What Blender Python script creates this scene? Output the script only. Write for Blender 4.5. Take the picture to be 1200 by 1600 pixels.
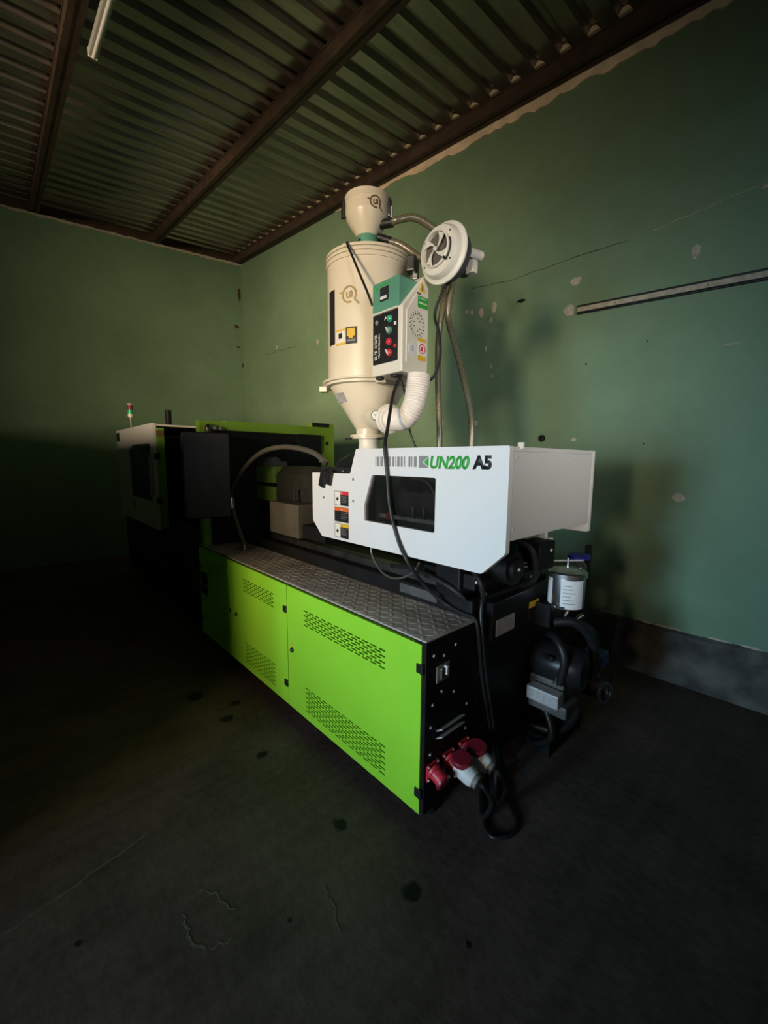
import bpy, bmesh, math, random
from mathutils import Vector, Matrix
from mathutils.geometry import tessellate_polygon
random.seed(7)
for o in list(bpy.data.objects):
    bpy.data.objects.remove(o, do_unlink=True)
SC = bpy.context.scene
COL = SC.collection
PI = math.pi

# ------------------------------------------------------------------ camera
F_PX = 641.3157
YAW, PITCH, ROLL = 0.82194068, -0.12398392, 0.00695833
cam_d = bpy.data.cameras.new('camera')
cam = bpy.data.objects.new('camera', cam_d)
COL.objects.link(cam)
SC.camera = cam
fwd = Vector((-math.sin(YAW) * math.cos(PITCH), math.cos(YAW) * math.cos(PITCH), math.sin(PITCH)))
r0 = Vector((math.cos(YAW), math.sin(YAW), 0))
u0 = r0.cross(fwd)
rr = r0 * math.cos(ROLL) + u0 * math.sin(ROLL)
uu = -r0 * math.sin(ROLL) + u0 * math.cos(ROLL)
cam.matrix_world = Matrix(((rr.x, uu.x, -fwd.x, 0.0), (rr.y, uu.y, -fwd.y, 0.0), (rr.z, uu.z, -fwd.z, 1.55), (0, 0, 0, 1)))
cam_d.sensor_fit = 'VERTICAL'
cam_d.sensor_height = 24.0
cam_d.lens = 24.0 * F_PX / 1600.0
cam_d.clip_start = 0.05

# ------------------------------------------------------------------ world, light, exposure
world = bpy.data.worlds.new('world')
SC.world = world
world.use_nodes = True
bgn = world.node_tree.nodes['Background']
bgn.inputs[0].default_value = (0.55, 0.70, 0.95, 1)
bgn.inputs[1].default_value = 0.35


def area(name, loc, target, sx, sy, power, col, spread=180):
    d = bpy.data.lights.new(name, 'AREA')
    d.shape = 'RECTANGLE'
    d.size, d.size_y = sx, sy
    d.energy = power
    d.color = col
    d.spread = math.radians(spread)
    o = bpy.data.objects.new(name, d)
    COL.objects.link(o)
    o.location = loc
    o.rotation_euler = (Vector(target) - Vector(loc)).to_track_quat('-Z', 'Y').to_euler()
    return o


# daylight entering by the open doorway behind the camera (sky, cool) and off the sunlit ground outside (warm)
area('doorway_sky_daylight', (-1.22, -4.4, 1.35), (-0.85, 3.5, 0.80), 0.85, 1.5, 11.5, (0.50, 0.79, 1.0), 42)
area('sunlit_yard_glow', (2.5, -9.0, 2.0), (-3.5, 3.0, 3.0), 4.0, 2.2, 490, (1.0, 0.76, 0.49), 70)
# fill light added on the right for the grey end cover, no known window
area('side_fill_light', (2.15, 0.2, 2.1), (-2.6, 3.2, 2.1), 1.2, 1.0, 5.5, (1.0, 0.96, 0.90), 40)
SC.view_settings.view_transform = 'Standard'
SC.view_settings.look = 'None'
SC.view_settings.exposure = 0.2
SC.view_settings.gamma = 1.0
SC.view_settings.use_curve_mapping = False


# ------------------------------------------------------------------ materials
def new_mat(name):
    m = bpy.data.materials.new(name)
    m.use_nodes = True
    nt = m.node_tree
    return m, nt, nt.nodes['Principled BSDF']


def pm(name, col, rough=0.5, metal=0.0, var=0.12, scale=6.0, bump=0.0, bscale=60.0, spec=0.5, stretch=(1, 1, 1), trans=0.0, alpha=1.0, coat=0.0):
    """procedural principled material: noise varies the colour and roughness, optional noise bump"""
    m, nt, b = new_mat(name)
    N, L = nt.nodes, nt.links
    geo = N.new('ShaderNodeNewGeometry')
    mp = N.new('ShaderNodeMapping')
    mp.inputs['Scale'].default_value = stretch
    L.new(geo.outputs['Position'], mp.inputs['Vector'])
    no = N.new('ShaderNodeTexNoise')
    no.inputs['Scale'].default_value = scale
    no.inputs['Detail'].default_value = 5
    L.new(mp.outputs[0], no.inputs['Vector'])
    ramp = N.new('ShaderNodeValToRGB')
    c = Vector(col)
    ramp.color_ramp.elements[0].position = 0.3
    ramp.color_ramp.elements[1].position = 0.72
    ramp.color_ramp.elements[0].color = (*(c * (1 - var)), 1)
    ramp.color_ramp.elements[1].color = (*[min(1, v) for v in c * (1 + var)], 1)
    L.new(no.outputs['Fac'], ramp.inputs[0])
    L.new(ramp.outputs[0], b.inputs['Base Color'])
    mr = N.new('ShaderNodeMapRange')
    mr.inputs[3].default_value = max(0, rough - 0.08)
    mr.inputs[4].default_value = min(1, rough + 0.08)
    L.new(no.outputs['Fac'], mr.inputs[0])
    L.new(mr.outputs[0], b.inputs['Roughness'])
    b.inputs['Metallic'].default_value = metal
    b.inputs['Specular IOR Level'].default_value = spec
    b.inputs['Transmission Weight'].default_value = trans
    b.inputs['Alpha'].default_value = alpha
    b.inputs['Coat Weight'].default_value = coat
    if bump > 0:
        n2 = N.new('ShaderNodeTexNoise')
        n2.inputs['Scale'].default_value = bscale
        n2.inputs['Detail'].default_value = 6
        L.new(mp.outputs[0], n2.inputs['Vector'])
        bp = N.new('ShaderNodeBump')
        bp.inputs['Strength'].default_value = bump
        bp.inputs['Distance'].default_value = 0.01
        L.new(n2.outputs['Fac'], bp.inputs['Height'])
        L.new(bp.outputs[0], b.inputs['Normal'])
    return m


M = {}
M['white'] = pm('white_paint', (0.74, 0.75, 0.77), 0.35, var=0.03, scale=2, bump=0.04, bscale=12)
M['endgrey'] = pm('pale_grey_paint', (0.66, 0.66, 0.65), 0.45, var=0.03, scale=2)
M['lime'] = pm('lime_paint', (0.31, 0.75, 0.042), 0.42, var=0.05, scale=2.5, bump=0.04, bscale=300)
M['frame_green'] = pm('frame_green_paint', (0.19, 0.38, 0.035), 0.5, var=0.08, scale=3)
M['black'] = pm('black_paint', (0.010, 0.010, 0.011), 0.55, var=0.25, scale=9, spec=0.18)
M['blackg'] = pm('black_gloss_paint', (0.012, 0.012, 0.014), 0.35, var=0.2, scale=9, spec=0.25)
M['rubber'] = pm('black_rubber', (0.014, 0.014, 0.015), 0.45, var=0.2, scale=20, spec=0.4)
M['cream'] = pm('cream_enamel', (0.74, 0.68, 0.55), 0.32, var=0.03, scale=3, bump=0.02, bscale=15)
M['creamw'] = pm('pale_enamel', (0.74, 0.71, 0.63), 0.4, var=0.03, scale=3)
M['teal'] = pm('teal_plastic', (0.10, 0.30, 0.21), 0.5, var=0.06, scale=10)
M['steel'] = pm('bare_steel', (0.55, 0.55, 0.55), 0.3, 1.0, var=0.15, scale=40)
M['purge'] = pm('purge_guard_shaded', (0.085, 0.078, 0.064), 0.6, var=0.15, scale=8)  # base darkened to hold the shadow this guard stands in
M['screwm'] = pm('zinc_screw', (0.72, 0.72, 0.70), 0.35, 0.35, var=0.1, scale=40)
M['nozzle_green'] = pm('shaded_green_paint', (0.10, 0.19, 0.03), 0.55, var=0.15, scale=6)  # green lowered in tone, the shade at the nozzle is in the colour
M['darksteel'] = pm('dark_steel', (0.13, 0.13, 0.13), 0.38, 0.9, var=0.25, scale=14)
M['castgrey'] = pm('cast_grey', (0.10, 0.10, 0.10), 0.55, 0.3, var=0.3, scale=12, bump=0.2, bscale=90)
M['tread'] = pm('tread_steel', (0.60, 0.56, 0.52), 0.45, 0.35, var=0.25, scale=7, bump=0.12, bscale=70)
M['console'] = pm('console_steel', (0.07, 0.07, 0.065), 0.38, 0.7, var=0.2, scale=4, stretch=(3, 3, 0.4))
M['red'] = pm('red_plastic', (0.62, 0.035, 0.06), 0.4, var=0.08, scale=20)
M['darkred'] = pm('dark_red_plastic', (0.22, 0.015, 0.03), 0.35, var=0.1, scale=20)
M['whitep'] = pm('white_plastic', (0.70, 0.70, 0.70), 0.5, var=0.05, scale=20)
M['greenbtn'] = pm('green_button', (0.03, 0.42, 0.22), 0.3, var=0.05, scale=20)
M['greenink'] = pm('green_ink', (0.035, 0.36, 0.055), 0.5, var=0.05, scale=20)
M['blackink'] = pm('black_ink', (0.012, 0.012, 0.013), 0.5, var=0.1, scale=20)
M['greyink'] = pm('grey_ink', (0.24, 0.24, 0.25), 0.5, var=0.05, scale=20)
M['whiteink'] = pm('white_ink', (0.78, 0.77, 0.72), 0.5, var=0.03, scale=20)
M['redink'] = pm('red_ink', (0.62, 0.03, 0.06), 0.5, var=0.05, scale=20)
M['orangeink'] = pm('orange_ink', (0.68, 0.13, 0.03), 0.5, var=0.05, scale=20)
M['yellowink'] = pm('yellow_ink', (0.72, 0.46, 0.03), 0.5, var=0.06, scale=20)
M['brownink'] = pm('brown_ink', (0.16, 0.10, 0.05), 0.5, var=0.2, scale=40)
M['tanink'] = pm('tan_ink', (0.40, 0.30, 0.14), 0.5, var=0.25, scale=40)
M['plategrey'] = pm('grey_plate', (0.46, 0.46, 0.47), 0.4, 0.2, var=0.2, scale=60)
M['bluecap'] = pm('blue_plastic', (0.02, 0.03, 0.30), 0.35, var=0.1, scale=20)
M['bluemotor'] = pm('blue_paint', (0.03, 0.08, 0.26), 0.5, var=0.2, scale=20)
M['bronze'] = pm('rust_beam', (0.055, 0.034, 0.022), 0.7, 0.0, var=0.35, scale=8, bump=0.2, bscale=40)
M['plaster'] = pm('bare_plaster', (0.78, 0.64, 0.46), 0.9, var=0.2, scale=9, bump=0.3, bscale=60)
M['chip'] = pm('chipped_plaster', (0.44, 0.41, 0.33), 0.9, var=0.25, scale=30, bump=0.3, bscale=90)
M['deck'] = pm('galvanised_deck', (0.29, 0.255, 0.215), 0.22, 0.65, var=0.25, scale=3.0, bump=0.03, bscale=20, stretch=(4, 0.6, 1))
M['lampgrey'] = pm('lamp_housing_grey', (0.36, 0.37, 0.34), 0.5, var=0.06, scale=6)
M['hose'] = pm('clear_braided_hose', (0.15, 0.135, 0.085), 0.28, var=0.2, scale=120, spec=0.8)
M['hosed'] = pm('grey_steel_hose', (0.14, 0.13, 0.115), 0.30, 0.4, var=0.35, scale=200)
M['duct'] = pm('white_duct_cloth', (0.80, 0.74, 0.68), 0.7, var=0.08, scale=25, bump=0.25, bscale=60)
M['label_w'] = pm('white_label_print', (0.72, 0.74, 0.78), 0.5, var=0.05, scale=40)
M['alu'] = pm('aluminium', (0.62, 0.62, 0.64), 0.33, 1.0, var=0.12, scale=60, stretch=(6, 6, 0.5))
M['dimgrey'] = pm('grey_sheet', (0.20, 0.19, 0.165), 0.55, var=0.1, scale=6)
M['barrel'] = pm('barrel_guard_shaded', (0.028, 0.030, 0.028), 0.5, 0.2, var=0.2, scale=10)  # near black, shade around the barrel is put into this grey
M['darkfan'] = pm('fan_cavity_grey', (0.12, 0.105, 0.085), 0.6, var=0.3, scale=60)
M['pane_dark'] = pm('smoked_pane', (0.015, 0.015, 0.015), 0.10, var=0.05, scale=3, alpha=0.45)
M['pane_black'] = pm('dark_pane', (0.02, 0.024, 0.02), 0.15, var=0.1, scale=3, alpha=0.8)
M['bottle'] = pm('clear_plastic', (0.75, 0.80, 0.78), 0.12, var=0.03, scale=6, trans=0.9)
M['screen'] = pm('display_black', (0.03, 0.03, 0.035), 0.25, var=0.2, scale=60)


def wall_mat(name):
    m, nt, b = new_mat(name)
    N, L = nt.nodes, nt.links
    geo = N.new('ShaderNodeNewGeometry')
    n1 = N.new('ShaderNodeTexNoise'); n1.inputs['Scale'].default_value = 0.9; n1.inputs['Detail'].default_value = 4
    n2 = N.new('ShaderNodeTexNoise'); n2.inputs['Scale'].default_value = 9; n2.inputs['Detail'].default_value = 8
    L.new(geo.outputs['Position'], n1.inputs['Vector']); L.new(geo.outputs['Position'], n2.inputs['Vector'])
    mixn = N.new('ShaderNodeMath'); mixn.operation = 'ADD'
    mul = N.new('ShaderNodeMath'); mul.operation = 'MULTIPLY'; mul.inputs[1].default_value = 0.35
    L.new(n2.outputs['Fac'], mul.inputs[0]); L.new(n1.outputs['Fac'], mixn.inputs[0]); L.new(mul.outputs[0], mixn.inputs[1])
    ramp = N.new('ShaderNodeValToRGB')
    ramp.color_ramp.elements[0].position = 0.5; ramp.color_ramp.elements[0].color = (0.150, 0.240, 0.150, 1)
    ramp.color_ramp.elements[1].position = 0.85; ramp.color_ramp.elements[1].color = (0.185, 0.295, 0.185, 1)
    L.new(mixn.outputs[0], ramp.inputs[0])
    # small specks where the paint has flaked off
    n3 = N.new('ShaderNodeTexNoise'); n3.inputs['Scale'].default_value = 14; n3.inputs['Detail'].default_value = 6
    L.new(geo.outputs['Position'], n3.inputs['Vector'])
    r3 = N.new('ShaderNodeValToRGB'); r3.color_ramp.elements[0].position = 0.755; r3.color_ramp.elements[1].position = 0.775
    L.new(n3.outputs['Fac'], r3.inputs[0])
    mx = N.new('ShaderNodeMix'); mx.data_type = 'RGBA'
    L.new(r3.outputs[0], mx.inputs['Factor']); L.new(ramp.outputs[0], mx.inputs['A']); mx.inputs['B'].default_value = (0.40, 0.37, 0.29, 1)
    L.new(mx.outputs['Result'], b.inputs['Base Color'])
    b.inputs['Roughness'].default_value = 0.6
    b.inputs['Specular IOR Level'].default_value = 0.3
    bp = N.new('ShaderNodeBump'); bp.inputs['Strength'].default_value = 0.25; bp.inputs['Distance'].default_value = 0.02
    L.new(mixn.outputs[0], bp.inputs['Height']); L.new(bp.outputs[0], b.inputs['Normal'])
    return m


def floor_mat():
    m, nt, b = new_mat('dark_concrete_floor')
    N, L = nt.nodes, nt.links
    geo = N.new('ShaderNodeNewGeometry')
    n1 = N.new('ShaderNodeTexNoise'); n1.inputs['Scale'].default_value = 2.2; n1.inputs['Detail'].default_value = 8; n1.inputs['Roughness'].default_value = 0.62
    n2 = N.new('ShaderNodeTexNoise'); n2.inputs['Scale'].default_value = 28; n2.inputs['Detail'].default_value = 8
    mp = N.new('ShaderNodeMapping'); mp.inputs['Rotation'].default_value = (0, 0, 0.75); mp.inputs['Scale'].default_value = (14, 1.2, 1)
    n3 = N.new('ShaderNodeTexNoise'); n3.inputs['Scale'].default_value = 1.0; n3.inputs['Detail'].default_value = 4
    for n in (n1, n2): L.new(geo.outputs['Position'], n.inputs['Vector'])
    L.new(geo.outputs['Position'], mp.inputs['Vector']); L.new(mp.outputs[0], n3.inputs['Vector'])

    def math_(op, a, bb):
        x = N.new('ShaderNodeMath'); x.operation = op
        for i, v in enumerate((a, bb)):
            if isinstance(v, (int, float)): x.inputs[i].default_value = v
            else: L.new(v, x.inputs[i])
        return x.outputs[0]
    s = math_('ADD', math_('MULTIPLY', n1.outputs['Fac'], 0.6), math_('MULTIPLY', n2.outputs['Fac'], 0.25))
    s = math_('ADD', s, math_('MULTIPLY', n3.outputs['Fac'], 0.28))
    ramp = N.new('ShaderNodeValToRGB')
    e = ramp.color_ramp.elements
    e[0].position = 0.40; e[0].color = (0.050, 0.036, 0.032, 1)
    e[1].position = 0.78; e[1].color = (0.150, 0.108, 0.097, 1)
    L.new(s, ramp.inputs[0])
    col = ramp.outputs[0]
    # warped position for ragged oil stains
    wn = N.new('ShaderNodeTexNoise'); wn.inputs['Scale'].default_value = 22; wn.inputs['Detail'].default_value = 3
    L.new(geo.outputs['Position'], wn.inputs['Vector'])
    vs = N.new('ShaderNodeVectorMath'); vs.operation = 'SUBTRACT'; vs.inputs[1].default_value = (0.5, 0.5, 0.5)
    L.new(wn.outputs['Color'], vs.inputs[0])
    sc = N.new('ShaderNodeVectorMath'); sc.operation = 'SCALE'; sc.inputs['Scale'].default_value = 0.05
    L.new(vs.outputs[0], sc.inputs[0])
    ad = N.new('ShaderNodeVectorMath'); ad.operation = 'ADD'
    L.new(geo.outputs['Position'], ad.inputs[0]); L.new(sc.outputs[0], ad.inputs[1])
    stain = None
    for (x, y, r) in ((-1.279, 0.945, .034), (-0.882, 0.972, .036), (-2.324, 0.881, .035), (-1.902, 0.898, .028), (-2.699, 0.82, .05), (-0.652, 0.989, .014), (-1.494, 0.057, .012), (-1.10, 0.60, .012), (-1.555, .906, .010), (-2.45, .98, .03)):
        d = N.new('ShaderNodeVectorMath'); d.operation = 'DISTANCE'; d.inputs[1].default_value = (x, y, 0)
        L.new(ad.outputs[0], d.inputs[0])
        mr = N.new('ShaderNodeMapRange'); mr.inputs[1].default_value = r * 0.75; mr.inputs[2].default_value = r * 1.2; mr.inputs[3].default_value = 1; mr.inputs[4].default_value = 0
        L.new(d.outputs['Value'], mr.inputs[0])
        stain = mr.outputs[0] if stain is None else math_('MAXIMUM', stain, mr.outputs[0])
    mx = N.new('ShaderNodeMix'); mx.data_type = 'RGBA'
    L.new(stain, mx.inputs['Factor']); L.new(col, mx.inputs['A']); mx.inputs['B'].default_value = (0.010, 0.010, 0.010, 1)
    L.new(mx.outputs['Result'], b.inputs['Base Color'])
    mr = N.new('ShaderNodeMapRange'); mr.inputs[3].default_value = 0.62; mr.inputs[4].default_value = 0.9
    L.new(n1.outputs['Fac'], mr.inputs[0]); L.new(mr.outputs[0], b.inputs['Roughness'])
    b.inputs['Specular IOR Level'].default_value = 0.25
    bp = N.new('ShaderNodeBump'); bp.inputs['Strength'].default_value = 0.6; bp.inputs['Distance'].default_value = 0.015
    L.new(s, bp.inputs['Height']); L.new(bp.outputs[0], b.inputs['Normal'])
    return m


M['wall'] = wall_mat('green_wall_paint')
M['floor'] = floor_mat()
M['crack'] = pm('pale_concrete_scar', (0.115, 0.105, 0.095), 0.85, var=0.3, scale=40, bump=0.3, bscale=80)
M['plinth'] = pm('dirty_plinth_concrete', (0.085, 0.080, 0.072), 0.85, var=0.75, scale=5.5, bump=0.4, bscale=30)

# ------------------------------------------------------------------ mesh helpers
WO = {}   # world origin of each object


class MB:
    """collects simple solids given in world coordinates; build() links them as one mesh object"""
    def __init__(self):
        self.v, self.f = [], []

    def add(self, vs, fs):
        n = len(self.v)
        self.v += [tuple(p) for p in vs]
        self.f += [tuple(i + n for i in f) for f in fs]
        return self

    def box(self, x0, x1, y0, y1, z0, z1):
        return self.add([(x0, y0, z0), (x1, y0, z0), (x1, y1, z0), (x0, y1, z0), (x0, y0, z1), (x1, y0, z1), (x1, y1, z1), (x0, y1, z1)],
                        [(0, 3, 2, 1), (4, 5, 6, 7), (0, 1, 5, 4), (1, 2, 6, 5), (2, 3, 7, 6), (3, 0, 4, 7)])

    def obox(self, c, size, rot):
        c = Vector(c)
        vs = [c + rot @ Vector((sx * size[0] / 2, sy * size[1] / 2, sz * size[2] / 2)) for sz in (-1, 1) for (sx, sy) in ((-1, -1), (1, -1), (1, 1), (-1, 1))]
        return self.add(vs, [(0, 3, 2, 1), (4, 5, 6, 7), (0, 1, 5, 4), (1, 2, 6, 5), (2, 3, 7, 6), (3, 0, 4, 7)])

    def cyl(self, p0, p1, ra, rb=None, n=20, cap=True):
        rb = ra if rb is None else rb
        p0, p1 = Vector(p0), Vector(p1)
        d = (p1 - p0).normalized()
        a = d.orthogonal().normalized(); b = d.cross(a)
        vs = []
        for p, r in ((p0, ra), (p1, rb)):
            for k in range(n):
                t = 2 * PI * k / n
                vs.append(p + (a * math.cos(t) + b * math.sin(t)) * r)
        fs = [(k, (k + 1) % n, n + (k + 1) % n, n + k) for k in range(n)]
        if cap:
            fs += [tuple(range(n - 1, -1, -1)), tuple(range(n, 2 * n))]
        return self.add(vs, fs)

    def lathe(self, prof, c, axis=(0, 0, 1), n=40, start=None):
        """prof: (radius, distance along axis) pairs"""
        c = Vector(c); d = Vector(axis).normalized()
        a = (Vector(start) if start else d.orthogonal()).normalized(); b = d.cross(a)
        vs, fs = [], []
        m = len(prof)
        for r, h in prof:
            for k in range(n):
                t = 2 * PI * k / n
                vs.append(c + d * h + (a * math.cos(t) + b * math.sin(t)) * max(r, 1e-5))
        for i in range(m - 1):
            for k in range(n):
                fs.append((i * n + k, i * n + (k + 1) % n, (i + 1) * n + (k + 1) % n, (i + 1) * n + k))
        return self.add(vs, fs)

    def tube(self, pts, r, n=10, sub=8, smooth=True, ribs=0.0):
        pts = [Vector(p) for p in pts]
        if smooth and len(pts) > 2:
            q = []
            P = [pts[0]] + pts + [pts[-1]]
            for i in range(1, len(P) - 2):
                for s in range(sub):
                    t = s / sub
                    a, b, c, d = P[i - 1], P[i], P[i + 1], P[i + 2]
                    q.append(0.5 * ((2 * b) + (c - a) * t + (2 * a - 5 * b + 4 * c - d) * t * t + (3 * b - a - 3 * c + d) * t ** 3))
            q.append(pts[-1])
            pts = q
        vs, fs = [], []
        up = None
        for i, p in enumerate(pts):
            t = (pts[min(i + 1, len(pts) - 1)] - pts[max(i - 1, 0)]).normalized()
            if up is None:
                up = t.orthogonal().normalized()
            up = (up - t * up.dot(t)).normalized()
            s = t.cross(up)
            rad = r * (1 + ribs * (1 if i % 2 else -1))
            for k in range(n):
                an = 2 * PI * k / n
                vs.append(p + (up * math.cos(an) + s * math.sin(an)) * rad)
        m = len(pts)
        for i in range(m - 1):
            for k in range(n):
                fs.append((i * n + k, i * n + (k + 1) % n, (i + 1) * n + (k + 1) % n, (i + 1) * n + k))
        fs.append(tuple(range(n - 1, -1, -1)))
        fs.append(tuple(range((m - 1) * n, m * n)))
        return self.add(vs, fs)

    def prism(self, poly, axis, d0, d1, holes=()):
        """polygon (2D) extruded along axis: 'y' -> poly is (x,z); 'x' -> (y,z); 'z' -> (x,y)"""
        def P(p, d):
            return {'y': (p[0], d, p[1]), 'x': (d, p[0], p[1]), 'z': (p[0], p[1], d)}[axis]
        loops = [list(poly)] + [list(h) for h in holes]
        flat = [p for l in loops for p in l]
        tris = tessellate_polygon([[Vector((p[0], p[1], 0)) for p in l] for l in loops])
        n = len(flat)
        vs = [P(p, d0) for p in flat] + [P(p, d1) for p in flat]
        fs = [tuple(t) for t in tris] + [tuple(i + n for i in reversed(t)) for t in tris]
        o = 0
        for l in loops:
            k = len(l)
            for i in range(k):
                a, b = o + i, o + (i + 1) % k
                fs.append((a, b, b + n, a + n))
            o += k
        return self.add(vs, fs)

    def build(self, name, mat, parent=None, smooth=False, bevel=0.0, origin=None, fixn=True, angle=35):
        if origin is None:
            if parent is not None:
                origin = Vector(WO[parent])
            else:
                xs, ys, zs = zip(*self.v)
                origin = Vector(((min(xs) + max(xs)) / 2, (min(ys) + max(ys)) / 2, min(zs)))
        origin = Vector(origin)
        me = bpy.data.meshes.new(name)
        me.from_pydata([Vector(p) - origin for p in self.v], [], self.f)
        if fixn:
            bm = bmesh.new(); bm.from_mesh(me)
            bmesh.ops.recalc_face_normals(bm, faces=bm.faces)
            bm.to_mesh(me); bm.free()
        me.materials.append(M[mat])
        o = bpy.data.objects.new(name, me)
        COL.objects.link(o)
        if parent is not None:
            o.parent = parent
            o.location = origin - WO[parent]
        else:
            o.location = origin
        WO[o] = origin
        if smooth:
            me.shade_smooth()
            me.set_sharp_from_angle(angle=math.radians(angle))
        if bevel:
            md = o.modifiers.new('bevel', 'BEVEL')
            md.width = bevel; md.segments = 2; md.limit_method = 'ANGLE'; md.angle_limit = math.radians(40)
        return o


def thing(name, label, cat, loc, group=None):
    o = bpy.data.objects.new(name, None)
    o.empty_display_size = 0.1
    COL.objects.link(o)
    o.location = loc
    WO[o] = Vector(loc)
    return tag(o, label, cat, group)


def tag(o, label=None, cat=None, group=None, kind=None):
    if label: o['label'] = label
    if cat: o['category'] = cat
    if group: o['group'] = group
    if kind: o['kind'] = kind
    return o


def put(src, name, parent, world):
    """another copy of a small part, sharing the mesh"""
    o = src.copy()
    o.name = name
    COL.objects.link(o)
    o.parent = parent
    o.location = Vector(world) - WO[parent]
    WO[o] = Vector(world)
    return o


def rrect(x0, x1, z0, z1, r=0.01, n=4):
    pts = []
    for cx, cz, a0 in ((x1 - r, z0 + r, -PI / 2), (x1 - r, z1 - r, 0), (x0 + r, z1 - r, PI / 2), (x0 + r, z0 + r, PI)):
        for k in range(n + 1):
            a = a0 + PI / 2 * k / n
            pts.append((cx + r * math.cos(a), cz + r * math.sin(a)))
    return pts


def text(name, s, mat, parent, origin, size, face='-y', width=None, height=None, shear=0.0, bold=0.0, depth=0.0012, rot=0.0, angle_z=0.0):
    """flat lettering; origin = lower left corner in world, width/height = finished size"""
    c = bpy.data.curves.new(name, 'FONT')
    c.body = s; c.size = 1.0; c.shear = shear; c.offset = bold; c.extrude = 0.0
    c.resolution_u = 4
    t = bpy.data.objects.new(name + '_curve', c)
    COL.objects.link(t)
    dg = bpy.context.evaluated_depsgraph_get()
    dg.update()
    me = bpy.data.meshes.new_from_object(t.evaluated_get(dg))
    bpy.data.objects.remove(t, do_unlink=True)
    xs = [v.co.x for v in me.vertices]; ys = [v.co.y for v in me.vertices]
    if not xs:
        return None
    x0, y0 = min(xs), min(ys)
    kx = (width / (max(xs) - x0)) if width else size
    ky = (height / (max(ys) - y0)) if height else size
    bm = bmesh.new(); bm.from_mesh(me)
    g = bmesh.ops.extrude_face_region(bm, geom=bm.faces[:])
    for e in g['geom']:
        if isinstance(e, bmesh.types.BMVert): e.co.z = 1.0
    for v in bm.verts:
        a, b2, d = (v.co.x - x0) * kx, (v.co.y - y0) * ky, v.co.z * depth
        if rot:
            a, b2 = a * math.cos(rot) - b2 * math.sin(rot), a * math.sin(rot) + b2 * math.cos(rot)
        p = Vector((a, -d, b2)) if face == '-y' else Vector((d, a, b2))
        if angle_z: p = Matrix.Rotation(angle_z, 3, 'Z') @ p
        v.co = p
    bmesh.ops.recalc_face_normals(bm, faces=bm.faces)
    bm.to_mesh(me); bm.free()
    me.materials.clear(); me.materials.append(M[mat])
    o = bpy.data.objects.new(name, me)
    COL.objects.link(o)
    o.parent = parent
    o.location = Vector(origin) - WO[parent]
    WO[o] = Vector(origin)
    return o


# ================================================================== the room
XL, YR, YF, XB = -7.65, 3.50, -4.4, 2.3     # left wall, right wall, front wall (behind camera), back wall


def roof_z(x, y):
    return 5.093 + 0.12 - 0.096 * (x + 7.627) + 0.081 * (y - 3.5)


fl = MB().box(XL - .2, XB + .2, YF - 2.5, YR + .2, -0.12, 0).build('floor', 'floor')
tag(fl, kind='structure')


def wall_poly(name, pts, axis, d0, d1, holes=()):
    o = MB().prism(pts, axis, d0, d1, holes).build(name, 'wall')
    return tag(o, kind='structure')


# right wall, its painted face stops above a bare plinth
wr = wall_poly('wall_right', [(XL - .2, 0), (XB + .2, 0), (XB + .2, roof_z(XB, 3.5)), (XL - .2, roof_z(XL, 3.5))], 'y', YR, YR + .2)
wl = wall_poly('wall_left', [(YF, 0), (YR, 0), (YR, roof_z(XL, YR) - .135), (YF, roof_z(XL, YF) - .135)], 'x', XL - .2, XL)
wb = wall_poly('wall_back', [(YF, 0), (YR, 0), (YR, roof_z(XB, YR)), (YF, roof_z(XB, YF))], 'x', XB, XB + .2, [[(-0.4, 1.6), (0.8, 1.6), (0.8, 2.6), (-0.4, 2.6)]])  # opening added for the side fill light
# doorway; the high opening beside it is added, outlined to cut the warm light
wf = wall_poly('wall_front', [(XL, 0), (-1.66, 0), (-1.66, 3.45), (-0.75, 3.45), (0.45, 2.35), (0.45, 1.30), (-0.8, 1.30), (-0.8, 0), (XB, 0), (XB, roof_z(XB, YF)), (XL, roof_z(XL, YF))], 'y', YF - .2, YF)
wp = MB().box(XL, -1.98, -0.62, -0.47, 0, 1.9).build('wall_light_blocker', 'wall')     # unseen wall added left of the camera to cast the floor and wall shadow
tag(wp, kind='structure')

# plinth along the foot of the right wall
pl = MB()
prof = [(3.50, 0.345), (3.478, 0.335), (3.470, 0.235), (3.385, 0.075), (3.365, 0.0), (3.50, 0.0)]
nseg = 60
vs, fs = [], []
for i in range(nseg + 1):
    x = XL + (XB - XL) * i / nseg
    for j, (y, z) in enumerate(prof):
        jx = random.uniform(-.012, .012)
        vs.append((x, y + (jx if 0 < j < 4 else 0), max(0, z + (random.uniform(-.010, .010) if j < 4 else 0))))
k = len(prof)
for i in range(nseg):
    for j in range(k):
        a, b = i * k + j, i * k + (j + 1) % k
        fs.append((a, b, b + k, a + k))
fs += [tuple(range(k)), tuple(range(nseg * k, nseg * k + k))]
pl.add(vs, fs)
tag(pl.build('baseboard_right', 'plinth', smooth=True, angle=50), kind='structure')


def ragged(cx, cz, rx, rz, n=14, seed=0, jag=0.4):
    rnd = random.Random(seed)
    return [(cx + rx * math.cos(2 * PI * k / n) * (1 - jag * rnd.random()), cz + rz * math.sin(2 * PI * k / n) * (1 - jag * rnd.random())) for k in range(n)]


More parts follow.
